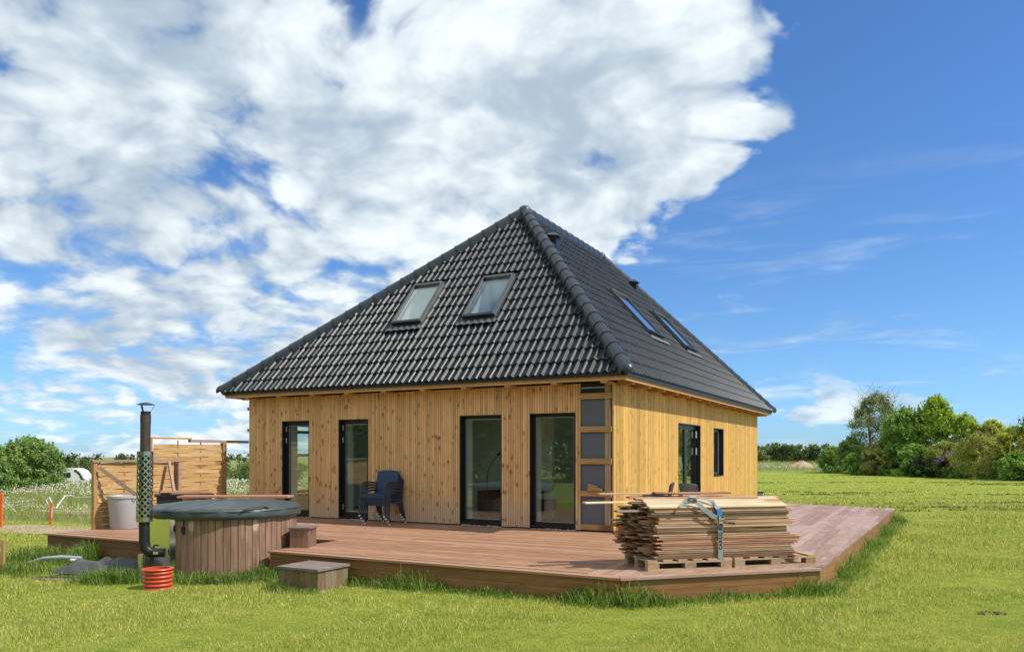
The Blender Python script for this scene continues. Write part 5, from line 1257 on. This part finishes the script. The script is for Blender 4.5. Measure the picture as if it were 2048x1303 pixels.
belt('hedge_foot', 'rough long grass and bramble along the foot of the right-hand hedge', [(28.0, 70), (29.0, 62), (31.0, 54), (33.5, 48)], 0.55, 1.0, M['lf_green'], 14000, 0.16, 'undergrowth')

# caravan, sand heap, marker posts on the right
cvx, cvd = (160-1024)/1567*85, 85.0; cz = float(ground_z(cvx, cvd))
car = empty('caravan', (cvx-0.6, cvd, cz), R(4), 'small white round-backed caravan behind the meadow bush', 'caravan')
zt_ = zpx(935.5, 85)-cz
prof = [(-2.4,0.42),(1.40,0.42),(1.50,0.60),(1.50,0.95),(1.36,1.5),(1.02,zt_-0.28),(0.60,zt_-0.05),(0.2,zt_),(-1.6,zt_),(-2.2,zt_-0.3),(-2.5,1.3)]
mb = MB(); n = len(prof); mb.add([(x,-0.95,z) for x,z in prof]+[(x,0.95,z) for x,z in prof], [tuple(range(n)), tuple(range(2*n-1,n-1,-1))]+[(i+n,(i+1)%n+n,(i+1)%n,i) for i in range(n)]); mb.build('caravan_body', M['white_gel'], car)
MB().box(-0.75, 0.05, -0.97, -0.952, zt_-1.0, zt_-0.45).build('window', M['darkwin'], car)
mb = MB(); a = [(0.42,zt_-0.15),(0.72,zt_-0.30),(1.02,zt_-0.62),(1.22,zt_-1.08)]; 
for i in range(3): mb.bar((a[i][0],-0.956,a[i][1]-0.10),(a[i+1][0],-0.956,a[i+1][1]-0.06),0.02,0.22)
mb.build('corner_window', M['darkwin'], car)
MB().box(1.0, 1.53, -0.96, -0.951, 0.98, 1.14).build('tail_light', M['darkwin'], car)
for s in (-1, 1): MB().tube([(-0.3, s*0.80, 0.31),(-0.3, s*0.94, 0.31)], 0.31, 18).build('wheel', M['ink'], car, True)
MB().bar((-2.4,0,0.40),(-3.4,0,0.42),0.1,0.1).build('drawbar', M['ink'], car)
ub_ = empty('utility_box', (hx(182,70), 70, float(ground_z(hx(182,70),70))), 0, 'small grey-blue box beside the caravan', 'box')
zt2 = zpx(957, 70)-ub_.location.z; MB().box(-0.12,0.12,-0.12,0.12,0,zt2).build('box_body', M['pipe_grey'], ub_); MB().box(-0.14,0.14,-0.14,0.14,zt2+0.001,zt2+0.05).build('lid', M['pipe_grey'], ub_)
hp = MB(); NP, NQ = 10, 28; hxx, hdd = hx(1604, 92), 92; hz = float(ground_z(hxx, hdd)); htop = zpx(920, 92)-hz
for i in range(NP+1):
    for k in range(NQ):
        t = 2*math.pi*k/NQ; r = i/NP; rr = 1.75*r*(1+0.12*math.sin(3*t)+0.06*math.sin(7*t+r*4)); z = htop*(1-r)**0.9*(1+0.04*math.sin(9*t+6*r))
        hp.v.append((hxx+rr*math.cos(t), hdd+rr*0.8*math.sin(t), hz-0.02+z))
for i in range(NP):
    for k in range(NQ): hp.f.append((i*NQ+k, i*NQ+(k+1)%NQ, (i+1)*NQ+(k+1)%NQ, (i+1)*NQ+k))
tag(hp.build('sand_heap', M['sand'], None, True), 'conical heap of sandy soil in the field right of the house', 'heap')
stake(1581, 90, zpx(929, 90), 0.13, M['orange'], 'short orange post left of the sand heap', 'marker_post', 'post')
stake(1586, 93, zpx(923, 93), 0.13, M['redbox'], 'red post rising behind the sand heap', 'marker_post', 'post')

# ------------------------------------------------------------------ grass
def blades(P, h, w, lean=0.5):
    n = len(P); a = rng.random(n)*2*np.pi; t = np.stack([np.cos(a), np.sin(a), np.zeros(n)], 1); b = rng.random(n)*2*np.pi
    tip = np.stack([np.cos(b), np.sin(b), np.zeros(n)], 1)*(h*lean*rng.random(n))[:,None]; tip[:,2] = h
    V = np.stack([P-t*w[:,None]/2, P+t*w[:,None]/2, P+tip], 1).reshape(-1,3); return V, np.arange(3*n).reshape(n,3)
def blades2(P, h, w, lean=0.6):     # bent blades, three segments
    n = len(P); a = rng.random(n)*2*np.pi; t = np.stack([np.cos(a), np.sin(a), np.zeros(n)], 1); b = rng.random(n)*2*np.pi
    d = np.stack([np.cos(b), np.sin(b), np.zeros(n)], 1); k = (lean*rng.random(n)*h)[:,None]; up = np.zeros((n,3)); up[:,2] = h
    p1 = P+up*0.45+d*k*0.18; p2 = P+up*0.82+d*k*0.55; p3 = P+up*(0.98-0.25*rng.random(n))[:,None]+d*k; W = w[:,None]/2
    V = np.stack([P-t*W, P+t*W, p1+t*W*0.9, p1-t*W*0.9, p2+t*W*0.6, p2-t*W*0.6, p3], 1).reshape(-1,3)
    o = np.arange(n)[:,None]*7
    F = np.concatenate([o+np.array([[0,1,2]]), o+np.array([[0,2,3]]), o+np.array([[3,2,4]]), o+np.array([[3,4,5]]), o+np.array([[5,4,6]])], 1).reshape(-1,3)
    return V, F
def frustum_pts(n, d0, d1, m=1.15, power=1.0):
    u = rng.random(n); d = (d0**(1-power) + u*(d1**(1-power)-d0**(1-power)))**(1/(1-power)) if power != 1 else d0*(d1/d0)**u
    x = (rng.random(n)*2-1)*0.66*m*d; return x, d
def outside(x, y):
    lx, ly = to_local(x, y); hole = in_poly(lx, ly, DECK); tubm = np.hypot(x-TUB.x, y-TUB.y) < 1.02
    notch = (lx > NX0) & (lx < NX1) & (ly < NY1)
    return ~((hole & ~notch) | tubm)
x, y = frustum_pts(430000, 6.2, 30, 1.1)
keep = outside(x, y) & ~((x < -7) & (y+0.28*x > 17.0)); x, y = x[keep], y[keep]
soil = (np.hypot((x+6.15)/0.62, (y-10.98)/0.20) < 0.4+0.6*rng.random(len(x))) | (np.hypot((x+5.95)/0.72, (y-11.6)/0.40) < 1); x, y = x[~soil], y[~soil]
P = np.stack([x, y, ground_z(x, y)-0.004], 1); sc_d = np.clip(y/8, 0.8, 3)
hgt = (0.020+0.040*rng.random(len(x))**1.5)*(0.85+0.6*np.sin(x*1.7+np.sin(y*2.1))*np.sin(y*1.3+1)) *np.clip(sc_d, 0.9, 1.5); V, F = blades(P, np.clip(hgt, 0.012, 0.09), 0.0055*sc_d, 1.1)
tag(inst('lawn_grass', npmesh('lawn_grass', V, F, M['blade'], rng.random(len(F)))), 'short mown yellowish green grass of the lawn', 'grass', kind='stuff')
# lawn further out, sparser rough tufts
x, y = frustum_pts(120000, 24, 78, 1.1); keep = outside(x, y) & (x > -4); x, y = x[keep], y[keep]
P = np.stack([x, y, ground_z(x, y)], 1); V, F = blades(P, 0.012+0.022*rng.random(len(x))*(1+0.8*np.sin(y*0.8+x*0.15)), 0.03+0.03*rng.random(len(x)), 1.6)
tag(inst('lawn_grass', npmesh('lawn_grass', V, F, M['blade'], rng.random(len(F)))), 'distant part of the mown lawn grass', 'grass', kind='stuff')
rows = rng.random(30); yy_ = 22+36*rows**1.2; PX = []
for y0 in yy_:
    n = int(rng.integers(20, 70)); x0 = 0.18*y0+rng.random()*0.50*y0; xs = x0+rng.normal(size=n)*1.3; PX.append(np.stack([xs, y0+0.05*(xs-x0)+rng.normal(size=n)*0.12], 1))
PX = np.concatenate(PX); kp = outside(PX[:,0], PX[:,1]); PX = PX[kp]
P = np.repeat(np.stack([PX[:,0], PX[:,1], ground_z(PX[:,0], PX[:,1])], 1), 5, 0) + rng.normal(size=(len(PX)*5, 3))*np.array([0.06, 0.04, 0.0])
V, F = blades(P, 0.03+0.05*rng.random(len(P)), 0.03+0.03*rng.random(len(P)), 1.8)
tag(inst('grass_clippings', npmesh('grass_clippings', V, F, M['lf_dark'], rng.random(len(F)))), 'dark streaks of clippings on the lawn before the right-hand hedge', 'clippings', kind='stuff')
# long grass along the deck, tub, step
def edge_grass(segs):
    PX = []; HH = []
    for (p, q, n, wid, h0, h1) in segs:
        t = rng.random(n); off = np.abs(rng.normal(size=n))*wid; dd = Vector((q[0]-p[0], q[1]-p[1])); L = dd.length; nx, ny = dd.y/L, -dd.x/L
        clump = 0.40+0.85*np.clip(np.sin(t*L*2.1+p[0])*0.5+0.5+0.35*np.sin(t*L*5.3+1), 0, 1.2)
        lx = p[0]+(q[0]-p[0])*t+nx*off; ly = p[1]+(q[1]-p[1])*t+ny*off
        PX.append(np.stack([CX+lx*cs+ly*sn, CY-lx*sn+ly*cs], 1)); HH.append((h0+(h1-h0)*rng.random(n)**1.6)*clump*np.exp(-off/wid*0.35))
    Pq = np.concatenate(PX); H = np.concatenate(HH); g = ground_z(Pq[:,0], Pq[:,1]); return np.stack([Pq[:,0], Pq[:,1], g-0.01], 1), H
P, H = edge_grass([((-3.3,-4.70),(1.85,-4.70), 5200, 0.13, 0.03, 0.25), ((1.85,-4.70),(3.72,-2.87), 3600, 0.13, 0.04, 0.26), ((3.74,-2.85),(4.14,9.1), 6500, 0.14, 0.05, 0.28),
                   ((-8.55,-4.72),(-7.0,-4.72), 3000, 0.24, 0.10, 0.42), ((4.1,9.12),(1.47,9.98), 700, 0.15, 0.06, 0.2), ((-2.55,-5.42),(-1.75,-5.42), 1500, 0.10, 0.06, 0.24), ((-3.4,-4.75),(-2.4,-4.95), 1500, 0.22, 0.10, 0.30)])
tb = rng.random(3600)*2*np.pi; rr = 1.03+np.abs(rng.normal(size=3600))*0.12; tx, ty = TUB.x+rr*np.cos(tb), TUB.y+rr*np.sin(tb); kp = (ty < 11.6); tx, ty = tx[kp], ty[kp]
P2 = np.stack([tx, ty, ground_z(tx, ty)-0.01], 1); H2 = (0.05+0.17*rng.random(len(tx))**1.5)
cl = [(-7.7,12.75,0.5,0.22,0.32,1500),(-5.45,10.62,0.34,0.14,0.22,1500),(-3.9,10.55,0.5,0.10,0.14,700),(-7.6,11.6,0.9,0.30,0.20,1500)]
P3 = []; H3 = []
for (cx_, cy_, sx, sy, hm, n) in cl:
    xx = cx_+rng.normal(size=n)*sx*0.6; y3 = cy_+rng.normal(size=n)*sy*0.6; P3.append(np.stack([xx, y3, ground_z(xx, y3)-0.01], 1)); H3.append(0.05+hm*rng.random(n)**1.4)
P = np.concatenate([P, P2]+P3); H = np.concatenate([H, H2]+H3)
lx, ly = to_local(P[:,0], P[:,1]); kp = outside(P[:,0], P[:,1]); P, H = P[kp], H[kp]
dry = rng.random(len(P)) < 0.012; H[dry] *= 1.5; V, F = blades2(P, H, np.where(dry, 0.004, 0.006+0.005*rng.random(len(P))), 1.0); rn = np.repeat(np.where(dry, 1.25, rng.random(len(P))), 5)
tag(inst('tall_grass', npmesh('tall_grass', V, F, M['tall'], rn)), 'long uncut grass tufts along the deck skirt and tub', 'grass', kind='stuff')
# meadow at the left and beyond the lawn at the right
def meadow(x, y, hb, name, label, nfl, fx_, fy_, fs, fh):
    P = np.stack([x, y, ground_z(x, y)-0.01], 1); s = np.clip(y/25, 0.8, 5); V, F = blades(P, hb*(0.5+rng.random(len(x))), 0.010*s, 0.8)
    tag(inst(name, npmesh(name, V, F, M['meadow_bl'], rng.random(len(F)))), label, 'grass', kind='stuff')
    n = len(fx_); c = np.stack([fx_, fy_, ground_z(fx_, fy_)+fh*(0.75+0.45*rng.random(n))], 1); r = (fs*(0.7+0.6*rng.random(n)))[:,None,None]
    oct_ = np.array([[1,0,0],[-1,0,0],[0,1,0],[0,-1,0],[0,0,1],[0,0,-1]], float)[None]*r + c[:,None]
    f = np.array([[0,2,4],[2,1,4],[1,3,4],[3,0,4],[2,0,5],[1,2,5],[3,1,5],[0,3,5]]); o = np.arange(n)[:,None,None]*6
    tag(inst('dandelion_heads', npmesh('dandelion_heads', oct_.reshape(-1,3), (f[None]+o).reshape(-1,3), M['puffm'], None)), 'white dandelion seed heads scattered over ' + nfl, 'flowers', kind='stuff')
x, y = frustum_pts(150000, 16.5, 50, 1.12); kp = (x < -6.2) & (y+0.28*x > 17.2+0.4*np.sin(x*2)); 
lx, ly = to_local(x, y); kp &= ~((lx > -9.6) & (ly > -4.8) & (ly < 13)); path = (np.abs(y+0.31*(x+9.6)-23.5) < 1.2) & (x > -15.2); kp &= ~path; kp &= ~((np.hypot((x+10.6)*0.94-(y-18.3)*0.34, ((y-18.3)*0.94+(x+10.6)*0.34)*3.4) < 3.2)); x, y = x[kp], y[kp]
fx1, fy1 = frustum_pts(22000, 17.5, 48, 1.1); kp = (fx1 < -6.2) & (fy1+0.28*fx1 > 17.6) & ((np.sin(fx1*0.9+fy1*0.7)+np.sin(fy1*0.55+2)) > -0.9); lx, ly = to_local(fx1, fy1); kp &= ~((lx > -9.6) & (ly > -4.8) & (ly < 13)) & ~((np.abs(fy1+0.31*(fx1+9.6)-23.5) < 1.3) & (fx1 > -15.2)); fx1, fy1 = fx1[kp], fy1[kp]
meadow(x, y, 0.30, 'meadow_grass', 'tall pale meadow grass on the left', 'the left meadow', fx1, fy1, 0.019*np.clip(fy1/26, 0.8, 2), 0.30)
x, y = frustum_pts(40000, 76, 140, 1.0); kp = (x > 8) & (x < 0.41*y+4); x, y = x[kp], y[kp]
fx2, fy2 = frustum_pts(5000, 77, 105, 1.0); kp = (fx2 > 8) & (fx2 < 0.41*fy2+3); fx2, fy2 = fx2[kp], fy2[kp]
meadow(x, y, 0.42, 'meadow_grass', 'rough meadow strip beyond the lawn on the right', 'the far right field', fx2, fy2, np.full(len(fx2), 0.035), 0.36)
# molehill and pale clover dots on the lawn
mh = MB(); mx, my = hx(1983, 8.05), 8.05
for k in range(26):
    a = rng.random()*6.28; r = 0.13*math.sqrt(rng.random()); s = 0.006+0.011*rng.random(); p = gpt(mx+r*math.cos(a)*1.3, my+r*math.sin(a)*0.8, s*0.5+0.015*(1-r/0.11)); mh.lathe([(0,-s),(s,-s*0.3),(s*0.8,s*0.6),(0,s)], 5, p)
tag(mh.build('soil_clod', M['mud']), 'small dark clod of soil on the lawn at the lower right', 'soil')
